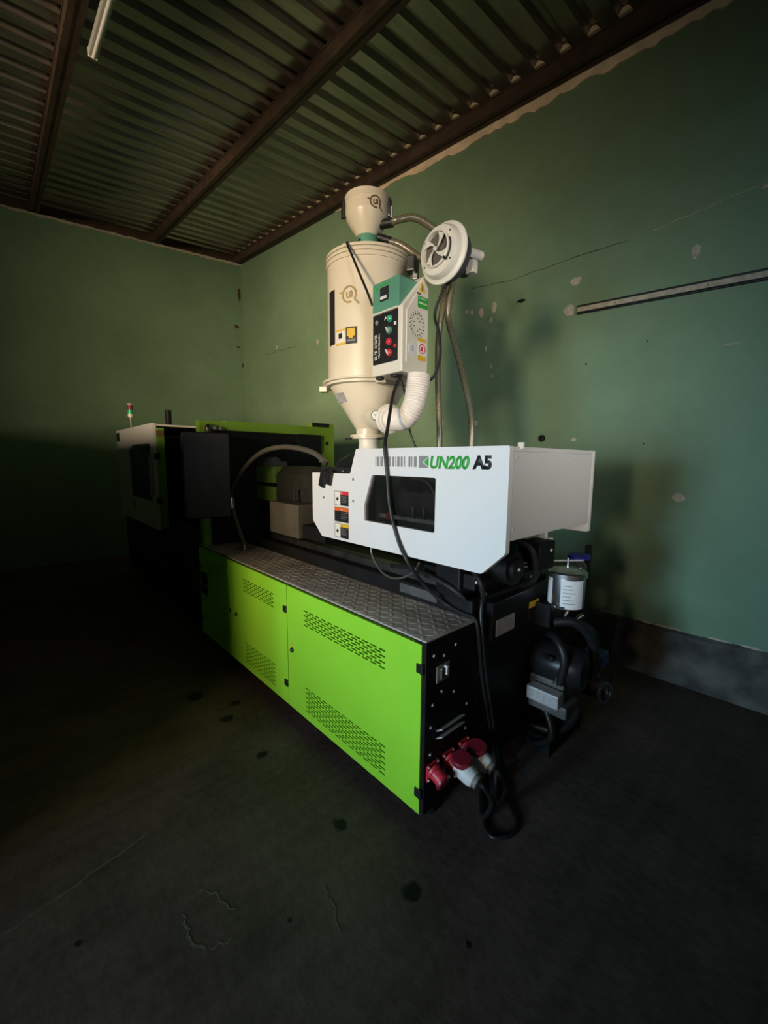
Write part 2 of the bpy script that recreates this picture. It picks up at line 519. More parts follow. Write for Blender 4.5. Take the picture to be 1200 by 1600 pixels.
# paint flakes and plaster scars on the right wall
SCARS = [(-1.565, 2.775, .055, .055), (-0.705, 1.308, .045, .035), (-0.735, 2.945, .035, .05), (-2.273, 2.983, .035, .06), (-1.522, 2.988, .05, .04),
         (-2.41, 2.97, .03, .05), (-2.52, 3.00, .025, .03), (-2.58, 3.02, .018, .02), (-2.30, 2.87, .02, .03), (-2.35, 2.62, .012, .03), (-2.285, 2.45, .012, .02),
         (-2.27, 2.36, .014, .016), (-2.43, 1.93, .025, .03), (-1.46, 1.735, .028, .018), (-4.9, 3.05, .05, .09), (-5.2, 3.25, .03, .05), (-2.868, 1.95, .03, .05), (-5.0, 2.6, .03, .04), (-6.4, 3.4, .03, .04), (-4.3, 3.1, .02, .03),
         (-.50, 2.31, .05, .006), (-0.39, 3.20, .06, .02), (-0.2, 3.26, .10, .02)]
for i, (x, z, rx, rz) in enumerate(SCARS):
    MB().prism(ragged(x, z, rx, rz, seed=i), 'y', YR - .004, YR + .001).build('plaster_scar', 'chip', wr)
rnd = random.Random(3)
for i in range(9):          # flaked edge of the paint just above the plinth
    x = -1.05 + i * .2 + rnd.uniform(-.08, .08)
    MB().prism(ragged(x, 0.352 + rnd.uniform(-.004, .006), rnd.uniform(.04, .11), rnd.uniform(.008, .014), seed=50 + i), 'y', YR - .005, YR + .001).build('plaster_scar', 'chip', wr)
for i, pts in enumerate(([(-2.55, 3.22), (-2.1, 3.17), (-1.6, 3.18), (-1.1, 3.16)], [(-6.9, 3.36), (-6.3, 3.33), (-5.7, 3.30)], [(-1.0, 3.17), (-.6, 3.21), (-.2, 3.25)])):
    r_ = random.Random(60 + i)
    up_, lo_ = [], []
    for (a_, b_) in zip(pts[:-1], pts[1:]):
        for q in range(8):
            x_, z_ = a_[0] + (b_[0] - a_[0]) * q / 8, a_[1] + (b_[1] - a_[1]) * q / 8 + r_.uniform(-.006, .006)
            up_.append((x_, z_ + r_.uniform(.001, .004))); lo_.append((x_, z_ - r_.uniform(.001, .004)))
    MB().prism(up_ + lo_[::-1], 'y', YR - .0015, YR + .001).build('plaster_crack', 'bronze' if i < 2 else 'chip', wr)
# dark gouge and drilled holes
MB().prism(ragged(-1.995, 2.968, .06, .02, seed=5, jag=.6), 'y', YR - .003, YR + .001).build('wall_gouge', 'black', wr)
for (x, z, r) in ((-1.40, 2.33, .008), (-0.98, 2.42, .006), (-0.95, 1.69, .006), (-2.20, 2.33, .006)):
    MB().cyl((x, YR - .002, z), (x, YR + .01, z), r, n=10).build('drill_hole', 'black', wr)
hp = MB().lathe([(.016, .012), (.016, 0.0), (.030, 0), (.030, .012), (.016, .012)], (-1.735, YR - .012, 1.755), (0, 1, 0), 20)
hp.cyl((-1.735, YR - .002, 1.755), (-1.735, YR + .02, 1.755), .028, n=16)
hp.build('wall_hole', 'black', wr, smooth=True)
# the left wall near the corner: cracks and a smear
for i, (y, z, rx, rz) in enumerate(((3.38, 3.98, .05, .04), (3.45, 4.55, .03, .16), (3.40, 3.62, .04, .02), (3.47, 3.30, .02, .05))):
    MB().prism(ragged(y, z, rx, rz, seed=80 + i), 'x', XL - .001, XL + .003).build('plaster_scar', 'bronze', wl)

# bare plaster strip under the eaves of the right wall, ragged lower edge
rnd = random.Random(11)
up_, lo_ = [], []
nn = 130
for i in range(nn + 1):
    x = -4.75 + (XB + 4.7) * i / nn
    up_.append((x, roof_z(x, 3.5) - .09))
    w = (.095 if x > -3.4 else .065) * min(1, (x + 4.8) / .5)
    lo_.append((x, roof_z(x, 3.5) - .125 - w * rnd.uniform(.70, 1.05) - .008 * math.sin(x * 9)))
tag(MB().prism(up_ + lo_[::-1], 'y', YR - .012, YR + .001).build('trim_1', 'plaster'), kind='structure')
# ragged top edge of the left wall, with a dark closing board above it
up_, lo_ = [], []
for i in range(91):
    y = -1.5 + 5.0 * i / 90
    up_.append((y, roof_z(XL, y) - .135 + rnd.uniform(-.004, .010)))
    lo_.append((y, roof_z(XL, y) - .155 - rnd.uniform(0, .022)))
tag(MB().prism(up_ + lo_[::-1], 'x', XL - .02, XL + .012).build('trim_2', 'chip'), kind='structure')
tag(MB().prism([(YF, roof_z(XL, YF) - .14), (YR, roof_z(XL, YR) - .14), (YR, roof_z(XL, YR) + .05), (YF, roof_z(XL, YF) + .05)], 'x', XL - .16, XL - .06).build('trim_3', 'bronze'), kind='structure')

# ------------------------------------------------------------------ roof: outer skin, corrugated sheets, beams
sk = MB()
xs_, ys_ = (XL - .3, XB + .3), (YF - .3, YR + .3)
sk.add([(x, y, roof_z(x, y) + dz) for dz in (.075, .15) for x in xs_ for y in ys_], [(0, 1, 3, 2), (4, 6, 7, 5), (0, 4, 5, 1), (1, 5, 7, 3), (3, 7, 6, 2), (2, 6, 4, 0)])
ceil = tag(sk.build('ceiling', 'bronze'), kind='structure')
RP = 0.205
SH = 5
x = XL - .1
while x < XB + .2:
    prof = []
    for q in range(SH):
        b0 = x + q * RP
        prof += [(b0, 0), (b0 + .112, 0), (b0 + .140, .042), (b0 + .177, .042), (b0 + .205, 0)]
    prof.append((x + SH * RP + .012, 0))
    vs, fs = [], []
    for (px, h) in prof:
        for yy in (YF - .25, YR + .2):
            for t in (0, .004):
                vs.append((px, yy, roof_z(px, yy) + h + t))
    for i in range(len(prof) - 1):
        a = i * 4; b = a + 4
        fs += [(a, a + 2, b + 2, b), (a + 1, b + 1, b + 3, a + 3)]
    MB().add(vs, fs).build('roof_sheet', 'deck', ceil, fixn=True)
    for q in range(SH):         # mortar plugs closing the rib hollows above the right-hand beam
        b0 = x + q * RP
        if b0 < XL + .05 or b0 > XB - .3: continue
        vv = []
        for yy in (3.352, 3.40):
            for (px, h) in ((b0 + .116, .001), (b0 + .142, .038), (b0 + .175, .038), (b0 + .201, .001)):
                vv.append((px, yy, roof_z(px, yy) + h))
        MB().add(vv, [(0, 1, 2, 3), (7, 6, 5, 4), (0, 3, 7, 4), (0, 4, 5, 1), (1, 5, 6, 2), (2, 6, 7, 3)]).build('rib_plug', 'plaster', ceil)
    x += SH * RP


def beam(label, y, w=.10, h=.13):
    m = MB()
    x0, x1 = XL - .02, XB
    for (a, b, c, d) in ((-w / 2, w / 2, -h, -h + .012), (-w / 2, w / 2, -.012, 0), (-.012, .012, -h, 0)):
        v = []
        for xx in (x0, x1):
            for yy in (y + a, y + b):
                for dz in (c, d):
                    v.append((xx, yy, roof_z(xx, y) + dz - .002))
        m.add(v, [(0, 1, 3, 2), (4, 6, 7, 5), (0, 4, 5, 1), (2, 3, 7, 6), (0, 2, 6, 4), (1, 5, 7, 3)])
    # closed web so that the beam reads as a rusty box section from below
    v = []
    for xx in (x0, x1):
        for yy in (y - w / 2 + .006, y + w / 2 - .006):
            for dz in (-h + .006, -.006):
                v.append((xx, yy, roof_z(xx, y) + dz - .002))
    m.add(v, [(0, 1, 3, 2), (4, 6, 7, 5), (0, 4, 5, 1), (2, 3, 7, 6), (0, 2, 6, 4), (1, 5, 7, 3)])
    return tag(m.build('roof_beam', 'bronze'), label, 'beam', 'rusty roof beams')


beam('rusty brown steel roof beam along the top of the right wall', 3.43)
beam('middle rusty brown roof beam, passing above the hopper dryer', 2.08)
beam('rusty brown roof beam beside the grey lamp housing at upper left', 0.60)

# lamp housing under the left beam
t = thing('fluorescent_lamp', 'unlit grey fluorescent batten lamp hung by the left roof beam', 'lamp', (-3.0, .70, 4.20))
v = MB()
ang = math.atan(.096)
rot = Matrix.Rotation(ang, 3, 'Y')
v.obox((-3.10, .70, 4.30), (1.36, .055, .05), rot)
v.build('housing', 'lampgrey', t, bevel=.006)
MB().obox((-3.785, .70, 4.366), (.012, .06, .055), rot).build('end_cap', 'creamw', t, bevel=.004)
MB().obox((-2.415, .70, 4.234), (.012, .06, .055), rot).build('end_cap', 'creamw', t, bevel=.004)
for xx in (-3.5, -2.7):
    MB().box(xx - .012, xx + .012, .69, .71, 4.30, roof_z(xx, .7) + .01).build('hanger', 'darksteel', t)
MB().cyl((-3.76, .70, 4.325), (-2.44, .70, 4.198), .012, n=12).build('tube', 'whitep', t, smooth=True)

# floor scars (pale scratches and the broken patch)
rnd = random.Random(21)


def scratch(pts, w, seed):
    r_ = random.Random(seed)
    out1, out2 = [], []
    for i in range(len(pts) - 1):
        a, b = Vector(pts[i]), Vector(pts[i + 1])
        nrm = Vector((-(b - a).y, (b - a).x)).normalized()
        for s in range(6):
            p = a.lerp(b, s / 6)
            j = r_.uniform(-.008, .008)
            out1.append(tuple(p + nrm * (w * r_.uniform(.2, 1) + j)))
            out2.append(tuple(p - nrm * (w * r_.uniform(.2, 1) - j)))
    return out1 + out2[::-1]


for i, (pts, w) in enumerate((([(-1.69, -.125), (-1.74, .13), (-1.80, .39)], .007), ([(-1.11, .75), (-1.03, .73), (-.94, .70)], .004), ([(-1.42, .40), (-1.34, .45), (-1.24, .47)], .005), ([(-1.36, .34), (-1.27, .33), (-1.19, .36)], .005), ([(-1.20, .37), (-1.17, .44)], .005))):
    MB().prism(scratch(pts, w, i), 'z', -.001, .0012).build('floor_scar', 'crack', fl)

# ================================================================== the injection moulding machine
mc = thing('injection_molding_machine', 'long lime green, white and black injection molding machine standing along the green wall', 'machine', (-3.7, 1.75, 0))
XE = -1.0
# --- base
MB().box(-6.45, XE - .004, 1.20, 2.33, .10, .842).build('base_frame', 'black', mc, bevel=.006)
MB().box(XE - .06, XE, 1.160, 1.485, .10, .842).build('end_panel', 'black', mc, bevel=.003)
MB().box(-3.48, XE - .06, 1.172, 1.20, .10, .842).build('door_frame', 'black', mc)
MB().box(XE - .02, XE + .018, 1.60, 2.20, .715, .905).build('end_crossbeam', 'blackg', mc, bevel=.006)
MB().box(XE - .03, XE + .012, 1.50, 2.33, .10, .118).build('base_flange', 'darksteel', mc, bevel=.003)
for (fx, fy) in ((-1.12, 1.30), (-1.12, 2.2), (-2.4, 1.32), (-3.9, 1.32), (-5.9, 1.32), (-2.4, 2.2), (-3.9, 2.2), (-5.9, 2.2)):
    MB().cyl((fx, fy, 0), (fx, fy, .03), .075, .065, 20).cyl((fx, fy, .03), (fx, fy, .10), .022, n=12).build('levelling_foot', 'rubber', mc, smooth=True)

# --- cabinet doors with slotted vents
PITCHX, SLOT, ROWP, SLH = .0558, .0410, .0135, .0083


def slotted_door(x0, x1, vents):
    """vents: (x start, n slots, z top, n rows). Sheet with real slot openings."""
    z0, z1, y0, th = .10, .834, 1.153, .016
    m = MB()
    rows = []
    for (vx, n, zt, nr) in vents:
        for r in range(nr):
            za = zt - r * ROWP
            off = 0 if r % 2 == 0 else PITCHX / 2
            cnt = n if r % 2 == 0 else n - 1
            rows.append((za - SLH, za, [(vx + off + i * PITCHX, vx + off + i * PITCHX + SLOT) for i in range(cnt)]))
    rows.sort()
    zc = z0

    def strip(za, zb, gaps):
        xc = x0
        for (a, b) in gaps:
            m.add([(xc, y0, za), (a, y0, za), (a, y0, zb), (xc, y0, zb)], [(0, 1, 2, 3)])
            m.add([(a, y0, za), (a, y0 + th, za), (a, y0 + th, zb), (a, y0, zb)], [(0, 1, 2, 3)])
            m.add([(b, y0, za), (b, y0 + th, za), (b, y0 + th, zb), (b, y0, zb)], [(3, 2, 1, 0)])
            m.add([(a, y0, zb), (a, y0 + th, zb), (b, y0 + th, zb), (b, y0, zb)], [(0, 1, 2, 3)])
            m.add([(a, y0, za), (a, y0 + th, za), (b, y0 + th, za), (b, y0, za)], [(3, 2, 1, 0)])
            xc = b
        m.add([(xc, y0, za), (x1, y0, za), (x1, y0, zb), (xc, y0, zb)], [(0, 1, 2, 3)])
    for (za, zb, gaps) in rows:
        strip(zc, za, [])
        strip(za, zb, gaps)
        zc = zb
    strip(zc, z1, [])
    # folded rim
    m.add([(x0, y0, z0), (x1, y0, z0), (x1, y0, z1), (x0, y0, z1), (x0, y0 + th, z0), (x1, y0 + th, z0), (x1, y0 + th, z1), (x0, y0 + th, z1)],
          [(0, 4, 5, 1), (1, 5, 6, 2), (2, 6, 7, 3), (3, 7, 4, 0)])
    return m.build('cabinet_door', 'lime', mc, fixn=False)


d1 = slotted_door(-2.060, -1.018, [(-1.882, 12, .738, 7), (-1.877, 12, .290, 11)])
d2 = slotted_door(-2.830, -2.066, [(-2.655, 8, .745, 7), (-2.655, 8, .292, 11)])
d3 = slotted_door(-3.500, -2.836, [(-3.405, 7, .745, 7), (-3.410, 7, .292, 11)])
tag(d1, 'lime green cabinet door nearest the sockets'); tag(d2, 'lime green cabinet door in the middle'); tag(d3, 'lime green cabinet door at the far end')


def hinge(door, x, z):
    m = MB().box(x - .018, x + .010, 1.146, 1.160, z - .019, z + .019)
    m.cyl((x + .010, 1.152, z - .021), (x + .010, 1.152, z + .021), .008, n=10)
    m.build('hinge', 'rubber', door, bevel=.002)


hinge(d1, -1.022, .735); hinge(d1, -1.022, .195); hinge(d2, -2.085, .687); hinge(d2, -2.085, .23); hinge(d3, -3.49, .687); hinge(d3, -3.49, .23)


def lock(door, x, z):
    MB().cyl((x, 1.154, z), (x, 1.146, z), .015, n=16).build('lock_rim', 'rubber', door, smooth=True)
    MB().cyl((x, 1.147, z), (x, 1.141, z), .009, n=14).build('lock_barrel', 'steel', door, smooth=True)


lock(d1, -2.010, .462); lock(d2, -2.785, .455); lock(d3, -2.888, .455)
w = MB().prism([(-2.022, .478), (-1.998, .478), (-2.010, .500)], 'y', 1.1515, 1.1535).build('warning_sticker', 'yellowink', d1)
MB().box(-3.475, -3.335, 1.1508, 1.1535, .545, .63).build('warning_sticker', 'blackink', d3)
MB().box(-3.475, -3.335, 1.1508, 1.1535, .525, .543).build('warning_sticker', 'orangeink', d3)
MB().box(-3.475, -3.335, 1.1508, 1.1535, .45, .523).build('warning_sticker', 'blackink', d3)

# --- chequered walk plate on top of the cabinet
tp = MB().box(-3.50, XE + .002, 1.157, 1.485, .846, .854).build('tread_plate', 'tread', mc, bevel=.0015)
st = MB()
n_x, n_y = 56, 8
for i in range(n_x):
    for j in range(n_y):
        cx = -3.47 + i * .0440 + .02
        cy = 1.172 + j * .0415
        a = PI / 4 if (i + j) % 2 == 0 else -PI / 4
        L_, W_, H_ = .024, .0105, .0016
        ca, sa = math.cos(a), math.sin(a)
        base = [(L_, 0), (L_ * .5, W_), (-L_ * .5, W_), (-L_, 0), (-L_ * .5, -W_), (L_ * .5, -W_)]
        top = [(L_ * .62, 0), (L_ * .3, W_ * .45), (-L_ * .3, W_ * .45), (-L_ * .62, 0), (-L_ * .3, -W_ * .45), (L_ * .3, -W_ * .45)]
        vs = [(cx + x * ca - y * sa, cy + x * sa + y * ca, .8535) for x, y in base] + [(cx + x * ca - y * sa, cy + x * sa + y * ca, .854 + H_) for x, y in top]
        st.add(vs, [(q, (q + 1) % 6, 6 + (q + 1) % 6, 6 + q) for q in range(6)] + [tuple(range(6, 12))])
tag(st.build('tread_lugs', 'tread', tp, fixn=False), kind='stuff')

# --- end panel: screws, switch, louvre, plates
scr = MB().lathe([(.0001, .0045), (.004, .004), (.0065, .002), (.007, 0)], (XE, 1.348, .783), (1, 0, 0), 12).build('screw', 'screwm', mc, smooth=True, origin=(XE, 1.348, .783))
for (y, z) in ((1.207, .779), (1.272, .760), (1.344, .574), (1.206, .569), (1.441, .478), (1.197, .475), (1.437, .362), (1.197, .356), (1.372, .160), (1.262, .607)):
    put(scr, 'screw', mc, (XE, y, z))
sw = MB().box(XE - .001, XE + .006, 1.222, 1.308, .655, .728).build('main_switch', 'dimgrey', mc, bevel=.004)
MB().box(XE + .005, XE + .016, 1.240, 1.252, .666, .716).build('switch_rib', 'steel', sw, bevel=.002)
MB().box(XE + .005, XE + .022, 1.266, 1.278, .684, .722).build('switch_lever', 'whitep', sw, bevel=.002)
MB().box(XE + .005, XE + .009, 1.283, 1.300, .664, .716).build('switch_rib', 'steel', sw, bevel=.002)
for z in (.452, .418):
    rot = Matrix.Rotation(math.radians(-35), 3, 'Y')
    MB().obox((XE + .014, 1.311, z), (.040, .155, .006), rot).build('louvre', 'plategrey', mc, bevel=.001)
MB().box(XE + .018, XE + .0205, 1.63, 1.792, .737, .817).build('nameplate', 'plategrey', mc)
MB().box(XE + .018, XE + .0200, 1.938, 2.040, .800, .832).build('caution_label', 'yellowink', mc)
MB().box(XE + .018, XE + .0200, 1.938, 2.040, .737, .799).build('caution_label', 'blackink', mc)

# --- red power sockets on the end panel
for i, y in enumerate((1.210, 1.311, 1.420)):
    zc = .282
    so = MB().box(XE, XE + .010, y - .037, y + .037, zc - .037, zc + .037).build('power_socket', 'red', mc, bevel=.004, origin=(XE, y, zc))
    ax = Vector((1, 0, -.42)).normalized()
    c0 = Vector((XE + .006, y, zc + .004))
    MB().lathe([(.034, 0), (.034, .012), (.0295, .016), (.0295, .050), (.033, .052), (.033, .060), (.022, .060), (.022, .02), (.001, .02)], c0, ax, 28).build('socket_collar', 'red', so, smooth=True)
    for (dy, dz) in ((-.029, .029), (.029, .029), (-.029, -.029), (.029, -.029)):
        put(scr, 'screw', so, (XE + .010, y + dy, zc + dz)).scale = (.8, .8, .8)
    if i == 0:
        MB().lathe([(.0005, .070), (.030, .069), (.0365, .064), (.0365, .058)], c0, ax, 28).build('socket_flap', 'darkred', so, smooth=True)
    else:
        # flap swung up above the plug
        fx = Vector((1, 0, -.14)).normalized()
        up = Vector((.14, 0, 1)).normalized()
        c1 = c0 + ax * .058 + up * .050 + Vector((.006, .004, .004))
        MB().lathe([(.0005, .009), (.038, .008), (.044, .002), (.044, -.012), (.040, -.012), (.038, 0), (.0005, 0)], c1, (.10, -.16, 1), 28).build('socket_flap', 'darkred', so, smooth=True)
        MB().obox(c0 + ax * .052 + Vector((0, 0, .036)), (.026, .030, .020), Matrix.Rotation(.3, 3, 'Y')).build('flap_hinge', 'red', so, bevel=.004)

# --- bed above the cabinet
MB().box(-3.45, -1.02, 1.488, 2.20, .842, .93).build('bed_housing', 'black', mc, bevel=.01)
MB().box(-3.0, -1.10, 1.55, 1.62, .93, .975).build('guide_rail', 'darksteel', mc, bevel=.004)
MB().box(-3.0, -1.10, 1.90, 1.97, .93, .975).build('guide_rail', 'darksteel', mc, bevel=.004)
MB().box(-1.32, -1.02, 1.50, 2.10, .975, 1.045).build('carriage_plate', 'black', mc, bevel=.008)
MB().prism([(1.47, .93), (2.05, .93), (2.05, 1.18), (1.95, 1.24), (1.55, 1.24), (1.47, 1.12)], 'x', -1.22, -1.08).build('rear_plate', 'blackg', mc, bevel=.008)
MB().cyl((-1.08, 1.70, 1.06), (-.94, 1.70, 1.06), .08, n=28).cyl((-.95, 1.70, 1.06), (-.92, 1.70, 1.06), .05, n=20).build('screw_motor', 'black', mc, smooth=True)
MB().box(-1.02, -.90, 1.86, 2.02, 1.02, 1.16).build('valve_block', 'black', mc, bevel=.008)
for (x, y, z) in ((-1.01, 1.50, 1.02), (-1.01, 1.57, .95), (-1.01, 2.00, .95), (-.92, 1.70, 1.06), (-1.07, 1.60, 1.0), (-.89, 1.95, 1.12)):
    put(scr, 'screw', mc, (x, y, z)).scale = (1.5, 1.3, 1.3)
MB().box(-1.02, -.955, 2.035, 2.115, 1.105, 1.155).box(-1.0, -.96, 2.03, 2.06, 1.155, 1.25).build('limit_switch', 'creamw', mc, bevel=.006)
MB().tube([(-.96, 2.02, 1.10), (-.93, 1.96, 1.08), (-.95, 1.88, 1.06), (-1.02, 1.82, 1.05)], .006, 8).tube([(-.96, 2.05, 1.10), (-.92, 1.98, 1.065), (-.94, 1.88, 1.045), (-1.02, 1.80, 1.03)], .006, 8).build('sensor_lead', 'dimgrey', mc, smooth=True)
MB().tube([(-1.05, 1.52, 1.07), (-.99, 1.50, 1.02), (-.985, 1.52, .95), (-1.02, 1.56, .92)], .012, 10).build('oil_hose', 'rubber', mc, smooth=True)
MB().tube([(-1.05, 1.80, 1.18), (-.93, 1.82, 1.14), (-.92, 1.86, 1.0), (-1.0, 1.9, .92)], .016, 10).build('oil_hose', 'rubber', mc, smooth=True)
MB().tube([(-1.55, 1.50, .99), (-1.35, 1.46, 1.02), (-1.12, 1.46, .98), (-1.05, 1.50, .91)], .012, 10).build('oil_hose', 'rubber', mc, smooth=True)
MB().box(-1.47, -1.22, 1.484, 1.489, .872, .918).build('inspection_plate', 'castgrey', mc)

# --- white cover of the injection unit
OUT = [(-1.669, 1.610), (-.788, 1.608), (-.788, 1.208), (-.889, 1.111), (-1.986, 1.111), (-2.079, 1.196), (-2.079, 1.480), (-1.718, 1.481)]


def rounded(poly, r, n=3):
    out = []
    k = len(poly)
    for i in range(k):
        p0, p, p1 = Vector(poly[i - 1]), Vector(poly[i]), Vector(poly[(i + 1) % k])
        a, b = p + (p0 - p).normalized() * r, p + (p1 - p).normalized() * r
        for s in range(n + 1):
            t_ = s / n
            q = a.lerp(p, t_).lerp(p.lerp(b, t_), t_)
            out.append((q.x, q.y))
    return out


WIN = rounded([(-1.543, 1.480), (-1.131, 1.479), (-1.133, 1.242), (-1.602, 1.245), (-1.602, 1.325)], .010)
cv = MB().prism(rounded(OUT, .008, 2), 'y', 1.350, 1.378, [WIN]).build('injection_cover', 'white', mc, bevel=.002)
MB().prism(WIN, 'y', 1.362, 1.367).build('window_pane', 'pane_dark', cv)
MB().prism(rounded([(-1.669, 1.610), (-.788, 1.608), (-.788, 1.205), (-2.079, 1.205), (-2.079, 1.480), (-1.718, 1.481)], .008, 2), 'y', 2.122, 2.150).build('rear_cover', 'white', mc, bevel=.002)
MB().box(-1.665, -.800, 1.378, 2.122, 1.590, 1.604).build('top_cover', 'white', mc, bevel=.003)
ep = MB().box(-.806, -.790, 1.384, 2.122, 1.252, 1.588).build('end_cover', 'endgrey', mc, bevel=.002)
MB().box(-.812, -.789, 1.378, 2.122, 1.588, 1.606).build('end_cover_lip', 'endgrey', mc, bevel=.002)
MB().box(-.800, -.778, 1.425, 1.435, 1.598, 1.622).build('cover_clip', 'creamw', mc)
for (y, z) in ((1.402, 1.568), (1.601, 1.573), (1.929, 1.573), (2.108, 1.566), (1.400, 1.292)):
    put(scr, 'screw', ep, (-.790, y, z)).scale = (.8, .9, .9)
scf = MB().lathe([(.0001, .0045), (.004, .004), (.0065, .002), (.007, 0)], (-1.691, 1.350, 1.453), (0, -1, 0), 12).build('screw', 'darksteel', cv, smooth=True, origin=(-1.691, 1.350, 1.453))
for (x, z) in ((-1.691, 1.338), (-1.962, 1.339)):
    put(scf, 'screw', cv, (x, 1.350, z))
# lettering and bar pattern
x = -1.515
bars = [(.006, .006), (.012, .008), (.004, .006), (.010, .010), (.005, .006), (.014, .007), (.012, .012), (.012, .007), (.004, .008), (.016, .007), (.012, .009), (.006, .022), (.012, .006), (.005, .010), (.016, .010)]
tot = sum(a + b for a, b in bars)
kk = .283 / tot
for (a, b) in bars:
    MB().box(x, x + a * kk, 1.3488, 1.3502, 1.524, 1.570).build('printed_bar', 'greyink', cv)
    x += (a + b) * kk
MB().prism([(-1.228, 1.521), (-1.170, 1.521), (-1.208, 1.546), (-1.170, 1.572), (-1.228, 1.572)], 'y', 1.3488, 1.3502).build('printed_square', 'greyink', cv)
MB().prism([(-1.200, 1.546), (-1.172, 1.526), (-1.172, 1.567)], 'y', 1.3486, 1.3502).build('printed_arrow', 'greenink', cv)
text('lettering', 'UN200', 'greenink', cv, (-1.163, 1.350, 1.518), .06, '-y', width=.203, height=.054, shear=.18, bold=.040)
text('lettering', 'A5', 'blackink', cv, (-.946, 1.350, 1.5195), .06, '-y', width=.086, height=.054, bold=.050)


# warning labels on the cover
def warn(z0, z1, top, icon):
    xa, xm, xb = -1.857, -1.803, -1.731
    lb = MB().box(xa, xb, 1.3492, 1.3502, z0, z1).build('warning_label', 'whiteink', cv)
    e = .0024
    for (a, b, c, d) in ((xa, xb, z0, z0 + e), (xa, xb, z1 - e, z1), (xa, xa + e, z0, z1), (xb - e, xb, z0, z1)):
        MB().box(a, b, 1.3486, 1.3496, c, d).build('label_border', 'blackink', lb)
    if icon:
        MB().box(xm, xb, 1.3484, 1.3494, z0 + .001, z1 - .020).build('label_text_field', 'blackink', lb)
        MB().box(xm, xb, 1.3484, 1.3494, z1 - .020, z1 - .001).build('label_band', top, lb)
        MB().prism(ragged((xa + xm) / 2, (z0 + z1) / 2 - .004, .017, .016, seed=int(z0 * 100), jag=.75), 'y', 1.3484, 1.3494).build('label_pictogram', 'blackink', lb)
    else:
        MB().box(xa, xb, 1.3484, 1.3494, z0 + .001, z1 - .022).build('label_text_field', 'blackink', lb)
        MB().box(xa, xb, 1.3484, 1.3494, z1 - .022, z1 - .001).build('label_band', top, lb)
    MB().prism([(xm + .008, z1 - .016), (xm + .020, z1 - .016), (xm + .014, z1 - .006)], 'y', 1.3478, 1.3486).build('label_mark', 'whiteink' if top != 'yellowink' else 'blackink', lb)
    for q in range(4):
        zz = z1 - .031 - q * .010
        if zz > z0 + .006:
            MB().box(xm + .008, xb - .008 - .012 * (q % 2), 1.3480, 1.3486, zz, zz + .0025).build('label_line', 'greyink', lb)


warn(1.305, 1.384, 'redink', True); warn(1.214, 1.296, 'orangeink', False); warn(1.126, 1.206, 'yellowink', True)

# inside the cover behind the window
MB().cyl((-1.64, 1.75, 1.36), (-1.22, 1.75, 1.36), .13, n=28).cyl((-1.22, 1.75, 1.36), (-1.10, 1.75, 1.36), .17, n=28).build('injection_cylinder', 'castgrey', mc, smooth=True)
MB().box(-1.56, -1.16, 1.42, 1.427, 1.262, 1.280).build('stroke_scale', 'plategrey', mc)
MB().box(-1.50, -1.486, 1.410, 1.430, 1.255, 1.292).build('stroke_pointer', 'red', mc)
MB().tube([(-1.36, 1.44, 1.468), (-1.26, 1.43, 1.46), (-1.20, 1.43, 1.39), (-1.195, 1.43, 1.28)], .006, 8).tube([(-1.32, 1.46, 1.468), (-1.21, 1.45, 1.455), (-1.16, 1.45, 1.38), (-1.19, 1.45, 1.28)], .006, 8).build('sensor_lead', 'dimgrey', mc, smooth=True)
for xx in (-1.52, -1.44, -1.36):
    MB().cyl((xx, 1.60, 1.40), (xx, 1.55, 1.44), .022, n=14).cyl((xx, 1.63, 1.30), (xx, 1.63, 1.22), .015, n=12).build('heater_terminal', 'darksteel', mc, smooth=True)
# grey lead drooping under the cover
MB().tube([(-1.60, 1.40, 1.14), (-1.585, 1.39, 1.06), (-1.50, 1.385, .985), (-1.40, 1.385, .975), (-1.30, 1.39, 1.02), (-1.26, 1.40, 1.08)], .0055, 8).build('drooping_lead', 'hosed', mc, smooth=True)

# bracket with two black tabs on the low end of the cover
bk = MB().box(-2.02, -1.72, 1.375, 1.55, 1.482, 1.515).build('hose_bracket', 'darksteel', mc, bevel=.003)
MB().box(-1.87, -1.71, 1.372, 1.50, 1.515, 1.545).build('bracket_block', 'blackg', bk, bevel=.004)
for (xt, wd, dp) in ((-1.945, .052, .100), (-1.880, .045, .085)):
    rot = Matrix.Rotation(math.radians(16), 3, 'Y')
    MB().obox((xt - .012, 1.340, 1.488 - dp / 2 + .01), (wd, .012, dp), rot).build('bracket_tab', 'rubber', bk, bevel=.003)
for xx in (-2.03, -1.97, -1.90, -1.81):
    put(scf, 'screw', bk, (xx, 1.372, 1.492 + (.05 if xx == -2.03 else 0)))
MB().tube([(-1.98, 1.45, 1.53), (-1.92, 1.50, 1.58), (-1.80, 1.52, 1.59), (-1.72, 1.50, 1.56), (-1.72, 1.44, 1.54)], .008, 8).tube([(-1.90, 1.46, 1.53), (-1.82, 1.50, 1.56), (-1.72, 1.52, 1.57)], .006, 8).build('bracket_lead', 'rubber', bk, smooth=True)

